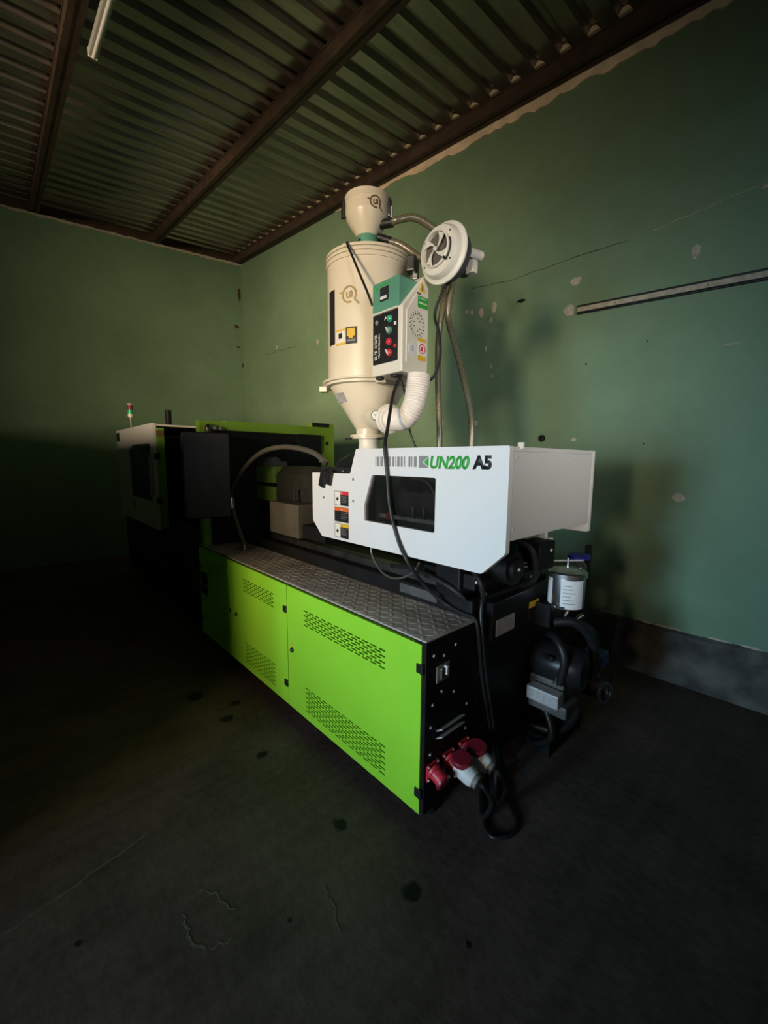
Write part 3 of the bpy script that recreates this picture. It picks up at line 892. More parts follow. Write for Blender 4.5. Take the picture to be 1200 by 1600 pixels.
# --- barrel, nozzle and guard between cover and clamp
MB().cyl((-2.08, 1.75, 1.36), (-2.60, 1.75, 1.36), .085, n=24).cyl((-3.0, 1.75, 1.36), (-3.36, 1.75, 1.36), .05, .025, n=20).build('barrel', 'darksteel', mc, smooth=True)
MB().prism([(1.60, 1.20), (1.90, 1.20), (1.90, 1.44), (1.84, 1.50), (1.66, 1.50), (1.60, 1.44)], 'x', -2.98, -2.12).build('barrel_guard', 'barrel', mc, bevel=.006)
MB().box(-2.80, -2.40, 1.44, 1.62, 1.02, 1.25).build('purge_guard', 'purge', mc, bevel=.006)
MB().box(-2.38, -2.12, 1.46, 1.60, 1.03, 1.12).build('purge_tray', 'black', mc, bevel=.004)
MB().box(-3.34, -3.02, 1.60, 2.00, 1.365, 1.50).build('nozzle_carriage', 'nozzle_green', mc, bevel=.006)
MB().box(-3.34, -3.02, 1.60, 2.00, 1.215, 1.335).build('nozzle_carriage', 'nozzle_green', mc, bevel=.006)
MB().box(-3.33, -3.05, 1.62, 1.98, 1.335, 1.365).build('carriage_slot', 'black', mc)
MB().cyl((-3.25, 1.66, 1.53), (-3.10, 1.66, 1.53), .045, n=18).box(-3.30, -3.08, 1.60, 1.75, 1.498, 1.54).build('carriage_cylinder', 'castgrey', mc, smooth=True)
MB().tube([(-2.62, 1.55, 1.34), (-2.60, 1.54, 1.25), (-2.50, 1.54, 1.215), (-2.32, 1.56, 1.21)], .010, 8).build('heater_cable', 'rubber', mc, smooth=True)

# --- clamp end: green arch, black guard sheet, console, sliding door
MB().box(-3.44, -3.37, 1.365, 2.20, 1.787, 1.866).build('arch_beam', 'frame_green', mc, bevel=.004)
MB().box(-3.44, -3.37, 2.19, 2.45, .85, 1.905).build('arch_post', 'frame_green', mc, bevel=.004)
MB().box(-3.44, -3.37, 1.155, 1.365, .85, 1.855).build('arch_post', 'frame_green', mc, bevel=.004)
MB().box(-3.372, -3.366, 2.195, 2.385, 1.868, 1.905).build('arch_sticker', 'blackink', mc)
MB().cyl((-3.372, 2.36, 1.715), (-3.364, 2.36, 1.715), .016, n=14).build('arch_hole', 'black', mc, smooth=True)
MB().box(-3.368, -3.352, 1.215, 2.28, .86, 1.785).build('guard_sheet', 'black', mc, bevel=.004)
MB().box(-3.352, -3.345, 2.02, 2.28, 1.62, 1.79).build('guard_flap', 'blackg', mc, bevel=.003)
for yy in (1.22, 1.265, 1.31):
    MB().cyl((-3.40, yy, 1.80), (-3.34, yy, 1.80), .016, n=14).build('pipe_fitting', 'steel', mc, smooth=True)

# control console, swung out on the front of the arch, its back towards the injection unit
a = math.radians(-13)
rot = Matrix.Rotation(a, 3, 'Z')
cen = Vector((-3.245, 1.155, 1.43))
pts = rrect(-.165, .165, -.325, .325, .022)
cb = MB()
n = len(pts)
for sx in (-.045, .045):
    cb.v += [tuple(cen + rot @ Vector((sx, p[0], p[1]))) for p in pts]
cb.f += [tuple(range(n)), tuple(range(2 * n - 1, n - 1, -1))] + [(i, (i + 1) % n, n + (i + 1) % n, n + i) for i in range(n)]
co = cb.build('control_console', 'console', mc, bevel=.008, smooth=True)
MB().obox(cen + rot @ Vector((-.050, 0, .08)), (.008, .26, .30), rot).build('console_screen', 'screen', co)
MB().obox(cen + rot @ Vector((-.050, 0, -.19)), (.008, .26, .16), rot).build('console_keypad', 'plategrey', co)
MB().tube([(-3.30, 1.20, 1.76), (-3.30, 1.20, 1.80), (-3.36, 1.24, 1.81)], .022, 12).build('console_arm', 'darksteel', mc, smooth=True)

# sliding safety door (pushed open to the far end)
GW = [(-5.638, 1.716), (-4.82, 1.712), (-4.836, 1.104), (-5.82, 1.104), (-5.806, 1.59)]
sd = MB().prism(rrect(-6.44, -4.68, .82, 1.915, .012), 'y', 1.150, 1.185, [GW]).build('sliding_door', 'white', mc, bevel=.003)
MB().prism(GW, 'y', 1.163, 1.169).build('window_pane', 'pane_black', sd)
MB().box(-6.42, -6.25, 1.147, 1.151, 1.775, 1.885).build('warning_sticker', 'blackink', sd)
MB().box(-4.785, -4.740, 1.118, 1.152, 1.165, 1.59).build('door_handle', 'lampgrey', sd, bevel=.012)
MB().prism([(-5.70, .99), (-5.62, .99), (-5.66, 1.06)], 'y', 1.147, 1.151).build('warning_sticker', 'blackink', sd)
MB().box(-6.42, -4.675, 1.19, 2.34, 1.885, 1.905).build('clamp_roof', 'endgrey', mc, bevel=.003)
MB().box(-6.42, -3.45, 2.30, 2.33, .85, 1.88).build('rear_guard', 'black', mc)
MB().box(-6.45, -6.42, 1.19, 2.34, .85, 1.90).build('clamp_end_plate', 'endgrey', mc, bevel=.003)
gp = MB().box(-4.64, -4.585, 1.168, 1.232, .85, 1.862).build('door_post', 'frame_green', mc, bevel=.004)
MB().box(-4.62, -4.583, 1.165, 1.228, 1.775, 1.84).build('post_sticker', 'brownink', gp)
for z in (1.58, 1.13):
    MB().box(-4.68, -4.575, 1.150, 1.180, z - .03, z + .03).build('roller_bracket', 'rubber', gp, bevel=.004)
MB().box(-5.75, -5.15, 1.35, 2.15, .93, 1.80).build('moving_platen', 'black', mc, bevel=.01)
MB().box(-3.95, -3.46, 1.35, 2.15, .90, 1.78).build('fixed_platen', 'black', mc, bevel=.01)
for (yy, zz) in ((1.45, 1.68), (2.05, 1.68), (1.45, 1.02), (2.05, 1.02)):
    MB().cyl((-6.3, yy, zz), (-3.46, yy, zz), .042, n=16).build('tie_bar', 'darksteel', mc, smooth=True)
MB().box(-6.4, -3.46, 1.30, 1.34, .845, .90).build('door_track', 'darksteel', mc)
# black stub on the clamp roof
MB().cyl((-5.5, 1.535, 1.90), (-5.5, 1.535, 2.14), .035, n=16).build('vent_stub', 'black', mc, smooth=True)

# signal tower on the sliding-door side
st_ = MB().cyl((-5.88, 1.215, 1.90), (-5.88, 1.215, 2.06), .010, n=12).cyl((-5.88, 1.215, 1.905), (-5.88, 1.215, 1.912), .03, n=16).build('signal_tower', 'lampgrey', mc, smooth=True)
MB().lathe([(.018, 0), (.030, .015), (.030, .045), (.001, .045)], (-5.88, 1.215, 2.050), (0, 0, 1), 18).build('tower_base', 'creamw', st_, smooth=True)
MB().cyl((-5.88, 1.215, 2.095), (-5.88, 1.215, 2.145), .029, n=18).build('green_lens', 'greenbtn', st_, smooth=True)
MB().cyl((-5.88, 1.215, 2.147), (-5.88, 1.215, 2.205), .029, n=18).build('red_lens', 'darkred', st_, smooth=True)
MB().lathe([(.030, 0), (.030, .010), (.020, .018), (.001, .020)], (-5.88, 1.215, 2.207), (0, 0, 1), 18).build('tower_cap', 'creamw', st_, smooth=True)

# ================================================================== power plugs in the sockets, cables
plug_g = 'power plugs in the red sockets'
for i, (y, lab) in enumerate(((1.311, 'white power plug in the middle red socket, beside the closed socket'), (1.420, 'white power plug in the red socket farthest from the lime door'))):
    ax = Vector((1, 0.05, -.26)).normalized()
    c0 = Vector((XE + .006, y, .294)) + ax * .050
    p = thing('power_plug', lab, 'plug', c0, plug_g)
    MB().lathe([(.001, -.026), (.020, -.026), (.020, 0), (.038, 0), (.040, .02), (.039, .068), (.033, .086), (.028, .088)], c0, ax, 24).build('plug_body', 'whitep', p, smooth=True)
    MB().lathe([(.0285, .086), (.0285, .104), (.018, .108), (.001, .108)], c0, ax, 18).build('gland_nut', 'dimgrey', p, smooth=True)
    e0 = c0 + ax * .104
    MB().tube([e0, e0 + ax * .03, e0 + Vector((.035, .05, -.10)), Vector((e0.x - .03 + .01 * i, y + .10, .025)), Vector((e0.x - .12, y + .22, .012)), Vector((-1.08, y + .45, .012))], .010, 10).build('plug_cord', 'rubber', p, smooth=True)

pc = MB().tube([(-1.552, 1.560, 1.995), (-1.530, 1.480, 1.88), (-1.470, 1.385, 1.70), (-1.436, 1.338, 1.615), (-1.418, 1.338, 1.48), (-1.399, 1.338, 1.335), (-1.345, 1.338, 1.19), (-1.276, 1.340, 1.085), (-1.23, 1.41, .97), (-1.16, 1.47, .892), (-1.06, 1.478, .868), (-1.00, 1.478, .862), (-.978, 1.480, .80), (-.976, 1.515, .60), (-.974, 1.565, .42), (-.968, 1.630, .18), (-.93, 1.60, .03), (-.89, 1.50, .010), (-.86, 1.40, .009), (-.80, 1.37, .009), (-.755, 1.43, .009), (-.765, 1.50, .009), (-.83, 1.56, .009), (-.93, 1.68, .009), (-1.05, 1.75, .009)], .0085, 10)
tag(pc.build('power_cable', 'rubber', smooth=True), 'black cable hanging from the dryer over the white cover to a loop on the floor', 'cable')
pc = MB().tube([(-1.05, 1.60, 1.00), (-1.00, 1.535, .95), (-.985, 1.505, .885), (-.972, 1.500, .80), (-.968, 1.535, .60), (-.965, 1.590, .40), (-.960, 1.65, .16), (-.94, 1.66, .02), (-.96, 1.80, .010)], .0085, 10)
tag(pc.build('motor_cable', 'rubber', smooth=True), 'black cable running from the screw motor down the dark end of the machine', 'cable')
pc = MB().tube([(-2.03, 1.42, 1.530), (-2.16, 1.40, 1.60), (-2.42, 1.36, 1.635), (-2.72, 1.345, 1.60), (-2.98, 1.33, 1.48), (-3.16, 1.32, 1.33), (-3.20, 1.32, 1.22), (-3.13, 1.33, 1.05), (-3.02, 1.34, .875)], .0165, 12, 10)
hs = thing('flexible_hose', 'grey braided hose arching from the white cover down to the walkway plate', 'hose', (-3.02, 1.34, .86))
pc.build('hose_body', 'hosed', hs, smooth=True)
MB().cyl((-3.205, 1.32, 1.25), (-3.195, 1.32, 1.17), .024, n=16).build('hose_joint', 'steel', hs, smooth=True)
MB().cyl((-3.02, 1.34, .856), (-3.03, 1.34, .90), .024, n=16).build('hose_end', 'darksteel', hs, smooth=True)

# ================================================================== lubricator, bottle, pump at the dark end
lc = Vector((-.855, 2.075, .822))
lu = thing('lubricator', 'aluminium grease canister with white printed labels on the machine end', 'canister', lc)
MB().lathe([(.001, 0), (.084, 0), (.086, .004), (.086, .158), (.084, .160)], lc, (0, 0, 1), 36).build('canister', 'alu', lu, smooth=True)
MB().lathe([(.086, .156), (.094, .156), (.095, .176), (.088, .182), (.080, .180), (.045, .196), (.001, .198)], lc, (0, 0, 1), 36).build('lid', 'alu', lu, smooth=True)
MB().cyl(lc + Vector((0, 0, .195)), lc + Vector((0, 0, .245)), .006, n=10).build('spindle', 'steel', lu, smooth=True)
MB().cyl(lc + Vector((-.050, -.060, .232)), lc + Vector((.050, .060, .232)), .0045, n=10).build('crossbar', 'plategrey', lu, smooth=True)


def wrap(name, c, r, a0, a1, z0, z1, mat, parent, n=14):
    vs = []
    for i in range(n + 1):
        a_ = a0 + (a1 - a0) * i / n
        for rad in (r, r + .0015):
            for z in (z0, z1):
                vs.append((c.x + rad * math.cos(a_), c.y + rad * math.sin(a_), c.z + z))
    fs = []
    for i in range(n):
        b = i * 4
        fs += [(b + 2, b + 6, b + 7, b + 3), (b + 3, b + 7, b + 5, b + 1), (b, b + 4, b + 6, b + 2)]
    fs += [(0, 2, 3, 1), (n * 4, n * 4 + 1, n * 4 + 3, n * 4 + 2)]
    return MB().add(vs, fs).build(name, mat, parent, smooth=True)


wrap('paper_label', lc, .0862, math.radians(-85), math.radians(-10), .004, .148, 'label_w', lu)
wrap('paper_label', lc, .0862, math.radians(-165), math.radians(-118), .012, .148, 'label_w', lu)
for q in range(6):
    wrap('label_line', lc, .0878, math.radians(-78), math.radians(-40 - 6 * (q % 3)), .03 + q * .018, .033 + q * .018, 'greyink', lu, 6)
wrap('strap', lc, .088, math.radians(-175), math.radians(-70), -.002, .014, 'rubber', lu)
MB().cyl(lc + Vector((-.02, -.10, .0)), lc + Vector((-.015, -.088, .0)), .012, n=14).build('strap_screw', 'steel', lu, smooth=True)
MB().box(-1.0, -.90, 2.00, 2.15, .70, .822).build('bracket', 'blackg', lu, bevel=.004)

bc = Vector((-.93, 2.40, .86))
bo = thing('oil_bottle', 'clear bottle with a blue cap behind the grease canister', 'bottle', bc)
MB().lathe([(.001, 0), (.042, 0), (.045, .01), (.045, .10), (.028, .125), (.026, .135), (.001, .135)], bc, (0, 0, 1), 24).build('bottle_body', 'bottle', bo, smooth=True)
MB().lathe([(.001, .135), (.050, .135), (.058, .142), (.058, .160), (.050, .168), (.001, .170)], bc, (0, 0, 1), 24).build('cap', 'bluecap', bo, smooth=True)
MB().box(-1.0, -.90, 2.34, 2.46, .84, .86).box(-1.02, -1.0, 2.26, 2.46, .70, .86).build('shelf_bracket', 'blackg', bo, bevel=.002)
ba = MB().box(-.945, -.925, 2.520, 2.575, .50, 1.058)
tag(ba.build('mounting_bar', 'black', bevel=.003), 'black upright bar standing behind the blue-capped bottle', 'bar')

pu = thing('hydraulic_pump', 'black hydraulic pump with hoses and a blue valve, low at the machine end', 'pump', (-.80, 2.2, .05))
MB().lathe([(.001, 0), (.085, 0), (.105, .03), (.105, .22), (.09, .25), (.04, .26), (.001, .26)], (-.99, 2.06, .50), (1, .12, 0), 28).build('pump_body', 'blackg', pu, smooth=True)
MB().box(-.98, -.80, 1.98, 2.30, .30, .44).build('manifold', 'castgrey', pu, bevel=.008)
MB().box(-.96, -.76, 1.93, 2.08, .285, .35).build('valve_block', 'castgrey', pu, bevel=.01)
MB().box(-.955, -.79, 1.90, 1.97, .34, .41).build('junction_box', 'plategrey', pu, bevel=.006)
MB().box(-.85, -.74, 2.31, 2.43, .42, .50).build('blue_valve', 'bluemotor', pu, bevel=.01)
MB().cyl((-.795, 2.37, .36), (-.795, 2.37, .43), .035, n=18).build('valve_stem', 'castgrey', pu, smooth=True)
MB().lathe([(.001, 0), (.07, 0), (.075, .02), (.075, .19), (.001, .20)], (-.92, 2.42, .27), (1, .15, 0), 24).build('motor', 'black', pu, smooth=True)
MB().lathe([(.045, 0), (.062, 0), (.062, .01), (.045, .01), (.045, 0)], (-.73, 2.36, .28), (1, -.3, 0), 24).build('flange_ring', 'steel', pu, smooth=True)
for pts, r in (([(-.90, 2.05, .72), (-.82, 2.10, .73), (-.76, 2.18, .64), (-.75, 2.24, .48), (-.80, 2.30, .35)], .024), ([(-.96, 2.12, .62), (-.86, 2.00, .66), (-.80, 1.97, .58), (-.82, 1.98, .44)], .020), ([(-.90, 2.30, .66), (-.82, 2.36, .62), (-.79, 2.38, .52)], .016), ([(-.86, 2.20, .30), (-.80, 2.16, .22), (-.84, 2.06, .14), (-.98, 2.02, .12)], .024), ([(-.90, 2.0, .28), (-.84, 1.97, .16), (-.92, 1.98, .06), (-1.05, 2.05, .04)], .02)):
    MB().tube(pts, r, 12).build('hydraulic_hose', 'rubber', pu, smooth=True)
for (p0, p1) in (((-.90, 2.14, .70), (-.88, 2.20, .78)), ((-.86, 2.24, .70), (-.84, 2.27, .72)), ((-.93, 2.00, .55), (-.86, 1.96, .56)), ((-.84, 1.98, .43), (-.83, 1.98, .47))):
    MB().cyl(p0, p1, .014, n=14).build('pipe_fitting', 'steel', pu, smooth=True)
MB().box(-.98, -.86, 2.0, 2.4, .0, .10).build('pump_foot', 'black', pu)

# ================================================================== hopper dryer
DX, DY = -2.035, 1.75
dr = thing('hopper_dryer', 'cream hopper dryer with drum, cone and control box standing on the white cover', 'dryer', (DX, DY, 1.60))
DC = Vector((DX, DY, 0))
MB().lathe([(.252, 2.035), (.2525, 2.06), (.2525, 2.690), (.001, 2.690)], DC, (0, 0, 1), 72).build('drum', 'cream', dr, smooth=True)
ld = MB().lathe([(.2525, 2.682), (.260, 2.682), (.2605, 2.704), (.250, 2.705), (.250, 2.709), (.2605, 2.710), (.2605, 2.727), (.250, 2.728), (.250, 2.732), (.262, 2.733), (.261, 2.748), (.242, 2.756), (.10, 2.785), (.001, 2.785)], DC, (0, 0, 1), 72).build('lid', 'cream', dr, smooth=True, angle=25)
MB().lathe([(.250, 2.030), (.288, 2.030), (.290, 2.024), (.288, 2.018), (.268, 2.016), (.268, 2.004), (.246, 2.000)], DC, (0, 0, 1), 72).build('drum_flange', 'cream', dr, smooth=True, angle=25)
MB().lathe([(.246, 2.016), (.240, 2.000), (.088, 1.760), (.079, 1.748), (.078, 1.708)], DC, (0, 0, 1), 64).build('cone', 'cream', dr, smooth=True)
MB().lathe([(.078, 1.712), (.116, 1.712), (.116, 1.698), (.104, 1.698), (.104, 1.688), (.05, 1.688)], DC, (0, 0, 1), 48).build('outlet_flange', 'cream', dr, smooth=True, angle=25)
MB().lathe([(.066, 1.690), (.060, 1.66), (.066, 1.615), (.075, 1.604), (.03, 1.604)], DC, (0, 0, 1), 40).build('throat', 'creamw', dr, smooth=True)
MB().tube([(DX - .09, DY - .05, 1.690), (DX - .15, DY - .07, 1.692)], .008, 8, smooth=False).build('slide_handle', 'darksteel', dr)
MB().tube([(DX + .09, DY - .02, 1.690), (DX + .16, DY - .0, 1.692)], .004, 8, smooth=False).build('slide_rod', 'rubber', dr)
# flange lugs with clamp bolts
for an in (-142, -27, 60, 150):
    q = math.radians(an)
    r3 = Matrix.Rotation(q, 3, 'Z')
    MB().obox(DC + r3 @ Vector((.292, 0, 0)) + Vector((0, 0, 2.004)), (.05, .05, .034), r3).build('flange_lug', 'cream', dr, bevel=.004)
    MB().cyl(DC + r3 @ Vector((.305, 0, 0)) + Vector((0, 0, 1.985)), DC + r3 @ Vector((.305, 0, 0)) + Vector((0, 0, 2.032)), .010, n=10).build('lug_bolt', 'darksteel', dr, smooth=True)


def on_drum(theta, z, r=.2525):
    return Vector((DX + r * math.cos(theta), DY + r * math.sin(theta), z))


DZ0 = Vector((DX, DY, 0))


def drum_angle(x):      # front-side angle whose surface point has this x
    return -math.acos((x - DX) / .2525)


wrap('sight_glass_frame', DZ0, .2525, drum_angle(-2.108), drum_angle(-2.044), 2.228, 2.532, 'darksteel', dr, 6)
wrap('sight_glass', DZ0, .2545, drum_angle(-2.095), drum_angle(-2.057), 2.245, 2.515, 'screen', dr, 4)
wrap('warning_label', DZ0, .2525, drum_angle(-2.030), drum_angle(-1.962), 2.214, 2.300, 'whiteink', dr, 6)
wrap('label_band', DZ0, .2535, drum_angle(-2.030), drum_angle(-1.962), 2.290, 2.300, 'yellowink', dr, 6)
wrap('label_band', DZ0, .2535, drum_angle(-2.030), drum_angle(-1.962), 2.214, 2.226, 'yellowink', dr, 6)
wrap('label_mark', DZ0, .2535, drum_angle(-2.008), drum_angle(-1.982), 2.250, 2.280, 'blackink', dr, 4)
wrap('warning_label', DZ0, .2525, drum_angle(-1.956), drum_angle(-1.892), 2.214, 2.306, 'blackink', dr, 6)
wrap('label_mark', DZ0, .2535, drum_angle(-1.948), drum_angle(-1.904), 2.256, 2.298, 'yellowink', dr, 5)
wrap('label_mark', DZ0, .2535, drum_angle(-1.938), drum_angle(-1.914), 2.244, 2.256, 'yellowink', dr, 5)
wrap('label_line', DZ0, .2535, drum_angle(-1.948), drum_angle(-1.902), 2.228, 2.238, 'greyink', dr, 5)


def emblem(parent, c, axis_r, ang, z, s, mat):
    """ring with a double hook inside and tails, printed on a round body"""
    m = MB()
    # pattern drawn in (u along the circumference, v up) then bent round the body
    def strip(pts, w):
        for i in range(len(pts) - 1):
            a_, b_ = Vector(pts[i]), Vector(pts[i + 1])
            n_ = Vector((-(b_ - a_).y, (b_ - a_).x)).normalized() * w
            quad = [a_ + n_, b_ + n_, b_ - n_, a_ - n_]
            vs = []
            for rad in (axis_r, axis_r + .0014):
                for p in quad:
                    th = ang + p.x / axis_r
                    vs.append((c.x + rad * math.cos(th), c.y + rad * math.sin(th), z + p.y))
            m.add(vs, [(0, 3, 2, 1), (4, 5, 6, 7), (0, 1, 5, 4), (1, 2, 6, 5), (2, 3, 7, 6), (3, 0, 4, 7)])
    strip([(s * math.cos(math.radians(t_)), s * math.sin(math.radians(t_))) for t_ in range(-40, 300, 15)], s * .13)
    strip([(-s * 1.0, s * .1), (-s * 1.35, s * .45), (-s * 1.5, s * .3)], s * .10)
    strip([(s * .75, -s * .65), (s * 1.2, -s * 1.05), (s * 1.4, -s * 1.3)], s * .12)
    strip([(-s * .35, s * .35), (-s * .35, -s * .25), (-s * .1, -s * .5), (s * .1, -s * .3), (s * .1, s * .4)], s * .11)
    strip([(s * .1, -s * .1), (s * .35, -s * .4), (s * .45, s * .1), (s * .3, s * .45)], s * .11)
    return m.build('emblem', mat, parent)


emblem(dr, DC, .2535, drum_angle(-1.935), 2.482, .042, 'tanink')
# nameplate on the cone
q = math.radians(-88)
nrm = Vector((math.cos(q) * .845, math.sin(q) * .845, -.535)).normalized()
tang = Vector((-math.sin(q), math.cos(q), 0))
upv = nrm.cross(tang) * -1
mt = Matrix((tang, nrm, upv)).transposed()
rc = .088 + (.240 - .088) * (1.930 - 1.760) / .24
MB().obox(Vector((DX, DY, 0)) + Vector((math.cos(q), math.sin(q), 0)) * (rc + .001) + Vector((-.035, 0, 1.930)), (.085, .003, .062), mt).build('nameplate', 'plategrey', dr)

# inlet stub on the cone, thermometer, duct
inl = Vector((1, -.32, -.10)).normalized()
i0 = Vector((-1.88, 1.665, 1.80))
MB().lathe([(.062, 0), (.062, .20), (.001, .20)], i0, inl, 32).build('air_inlet', 'cream', dr, smooth=True)
c1 = i0 + inl * .19
MB().lathe([(.060, 0), (.080, 0), (.082, .006), (.082, .018), (.078, .022), (.074, .024), (.076, .030), (.076, .042), (.062, .048)], c1, inl, 36).build('duct_clamp', 'creamw', dr, smooth=True, angle=25)
g0 = Vector((-1.722, 1.538, 1.797))
gd = Vector((.42, -1, 0)).normalized()
ga = MB().lathe([(.010, -.05), (.010, 0), (.025, 0), (.027, .003), (.027, .012), (.023, .014), (.023, .010), (.001, .010)], g0, gd, 24).build('thermometer', 'darksteel', dr, smooth=True)
MB().cyl(g0 + gd * .010, g0 + gd * .0125, .0225, n=24).build('dial', 'whitep', ga)
MB().obox(g0 + gd * .0135, (.020, .001, .003), Matrix.Rotation(.40, 3, 'Z') @ Matrix.Rotation(.8, 3, 'Y')).build('needle', 'blackink', ga)
d0 = c1 + inl * .035
MB().tube([d0, d0 + inl * .05, (-1.535, 1.575, 1.775), (-1.485, 1.585, 1.84), (-1.475, 1.60, 1.92), (-1.475, 1.61, 1.99)], .058, 28, 14, ribs=.045).build('air_duct', 'duct', dr, smooth=True, angle=60)

# control and heater box
BX0, BX1, BY0, BY1 = -1.717, -1.492, 1.500, 1.690
prof = [(BY0, 1.995), (BY1, 1.995), (BY1, 2.480), (BY1 - .035, 2.485), (BY0, 2.310)]
bx = MB().prism(prof, 'x', BX0, BX1).build('control_box', 'creamw', dr, bevel=.006)
MB().prism([(BY0 + .028, 2.045), (BY1 - .004, 2.02), (BY1 - .004, 2.462), (BY1 - .036, 2.462), (BY0 + .028, 2.292)], 'x', BX1 - .001, BX1 + .004).build('side_panel', 'creamw', bx, bevel=.003)
MB().prism(rrect(BX0 + .012, BX1 - .028, 2.052, 2.300, .006), 'y', BY0 - .003, BY0 + .001).build('front_panel', 'blackink', bx)
FP = BY0 - .003
MB().box(BX0 + .012, BX1 - .028, BY0 - .008, BY0 + .01, 2.302, 2.310).build('ledge', 'creamw', bx)
gm = MB().prism(rrect(BX0 + .008, BX1 - .020, 2.312, 2.456, .008), 'y', BY0 - .002, BY0 + .15).build('thermostat', 'teal', bx, bevel=.004)
MB().box(-1.648, -1.586, BY0 - .008, BY0 - .001, 2.358, 2.424).build('display', 'screen', gm, bevel=.002)
MB().box(-1.644, -1.598, BY0 - .0095, BY0 - .007, 2.366, 2.380).build('display_digits', 'label_w', gm)
MB().cyl((-1.676, BY0 - .001, 2.428), (-1.676, BY0 - .004, 2.428), .010, n=16).build('maker_mark', 'greenink', gm)
MB().box(-1.660, -1.580, BY0 - .0035, BY0 - .001, 2.434, 2.441).build('maker_text', 'greenink', gm)
for (x, z, mt_, r) in ((-1.576, 2.262, 'greenbtn', .014), (-1.580, 2.207, 'teal', .015), (-1.580, 2.151, 'red', .015), (-1.579, 2.098, 'red', .015)):
    b_ = MB().lathe([(r + .003, 0), (r + .003, .003), (r, .004), (r, .011), (r * .7, .014), (.0005, .015)], (x, FP, z), (0, -1, 0), 20).build('push_button', mt_, bx, smooth=True)
    if z in (2.207, 2.098):
        MB().obox((x, FP - .017, z), (.007, .010, .030), Matrix.Rotation(-.6, 3, 'Y')).build('selector_lever', 'whitep', b_, bevel=.002)
MB().prism([(-1.618, 2.262), (-1.600, 2.268), (-1.606, 2.280)], 'y', FP - .002, FP).build('panel_mark', 'whiteink', bx)
MB().box(-1.545, -1.530, FP - .002, FP, 2.224, 2.240).build('panel_tag', 'label_w', bx)
MB().box(-1.546, -1.530, FP - .002, FP, 2.116, 2.132).build('panel_tag', 'redink', bx)
MB().prism(ragged(-1.675, 2.262, .014, .018, seed=4, jag=.6), 'y', FP - .0015, FP).build('panel_mark', 'greyink', bx)
for i, ch in enumerate('热风干燥机'):
    text('lettering', ch, 'whiteink', bx, (-1.692, FP, 2.182 - i * .0265), .022, '-y', width=.021, height=.0215, bold=.02, depth=.001)
text('lettering', 'HOPPER DRYER', 'whiteink', bx, (-1.662, FP, 2.204), .02, '-y', width=.122, height=.011, bold=.02, depth=.001, rot=-PI / 2)
# right side: stickers and fan louvres
SX = BX1 + .004
MB().prism([(1.612, 2.400), (1.662, 2.400), (1.637, 2.452)], 'x', SX - .001, SX + .001).build('hazard_triangle', 'yellowink', bx)
MB().prism([(1.633, 2.408), (1.641, 2.408), (1.639, 2.435), (1.635, 2.435)], 'x', SX, SX + .0016).build('hazard_bolt', 'blackink', bx)
MB().box(SX - .001, SX + .001, 1.598, 1.628, 2.383, 2.393).build('hazard_caption', 'brownink', bx)
lb = MB().prism(rrect(1.605, 1.682, 2.322, 2.378, .004), 'x', SX - .001, SX + .001).build('rating_label', 'greenink', bx)
for q in range(4):
    MB().box(SX + .0008, SX + .0014, 1.614 + .016 * q, 1.624 + .016 * q, 2.342, 2.350).build('label_mark', 'whiteink', lb)
MB().box(SX + .0008, SX + .0014, 1.612, 1.668, 2.366, 2.370).build('label_line', 'whiteink', lb)
rnd = random.Random(9)
for ring, cnt in ((.062, 20), (.051, 17), (.030, 9)):
    for q in range(cnt):
        an = 2 * PI * q / cnt
        if ring < .04 and (q % 3 == 0): continue
        y_, z_ = 1.603 + ring * .84 * math.cos(an), 2.236 + ring * math.sin(an)
        MB().obox((SX + .0004, y_, z_), (.0012, .0085, .0036), Matrix.Rotation(an + .6, 3, 'X')).build('vent_slot', 'blackink', bx)
MB().lathe([(.001, .001), (.032, .001), (.032, 0)], (SX, 1.572, 2.115), (1, 0, 0), 24).build('round_sticker', 'label_w', bx)
MB().box(SX, SX + .0016, 1.566, 1.569, 2.10, 2.13).build('sticker_mark', 'greyink', bx)
MB().box(SX, SX + .0016, 1.575, 1.578, 2.10, 2.13).build('sticker_mark', 'greyink', bx)
MB().box(SX - .001, SX + .001, 1.612, 1.672, 2.065, 2.175).build('warning_label', 'whiteink', bx)
MB().box(SX, SX + .0016, 1.612, 1.672, 2.065, 2.090).build('label_band', 'yellowink', bx)
MB().box(SX, SX + .0016, 1.612, 1.672, 2.158, 2.175).build('label_band', 'yellowink', bx)
MB().lathe([(.020, .002), (.0245, .002), (.0245, .0), (.020, 0), (.020, .002)], (SX + .0005, 1.642, 2.124), (1, 0, 0), 24).build('label_ring', 'redink', bx)
MB().prism(ragged(1.642, 2.124, .014, .018, seed=6, jag=.7), 'x', SX, SX + .0018).build('label_pictogram', 'redink', bx)
for (x, y) in ((-1.685, 1.53), (-1.575, 1.535)):
    MB().lathe([(.020, 0), (.022, .006), (.022, .014), (.010, .018), (.001, .018)], (x, y, 1.996), (0, 0, -1), 18).build('cable_gland', 'rubber', bx, smooth=True)
MB().box(-1.50, -1.485, 1.595, 1.615, 1.965, 1.996).build('bracket_tab', 'whitep', bx)
# box carrier between drum and box
MB().box(-1.80, BX0, 1.58, 1.68, 2.06, 2.12).box(-1.80, BX0, 1.58, 1.68, 2.38, 2.44).build('box_carrier', 'cream', dr)

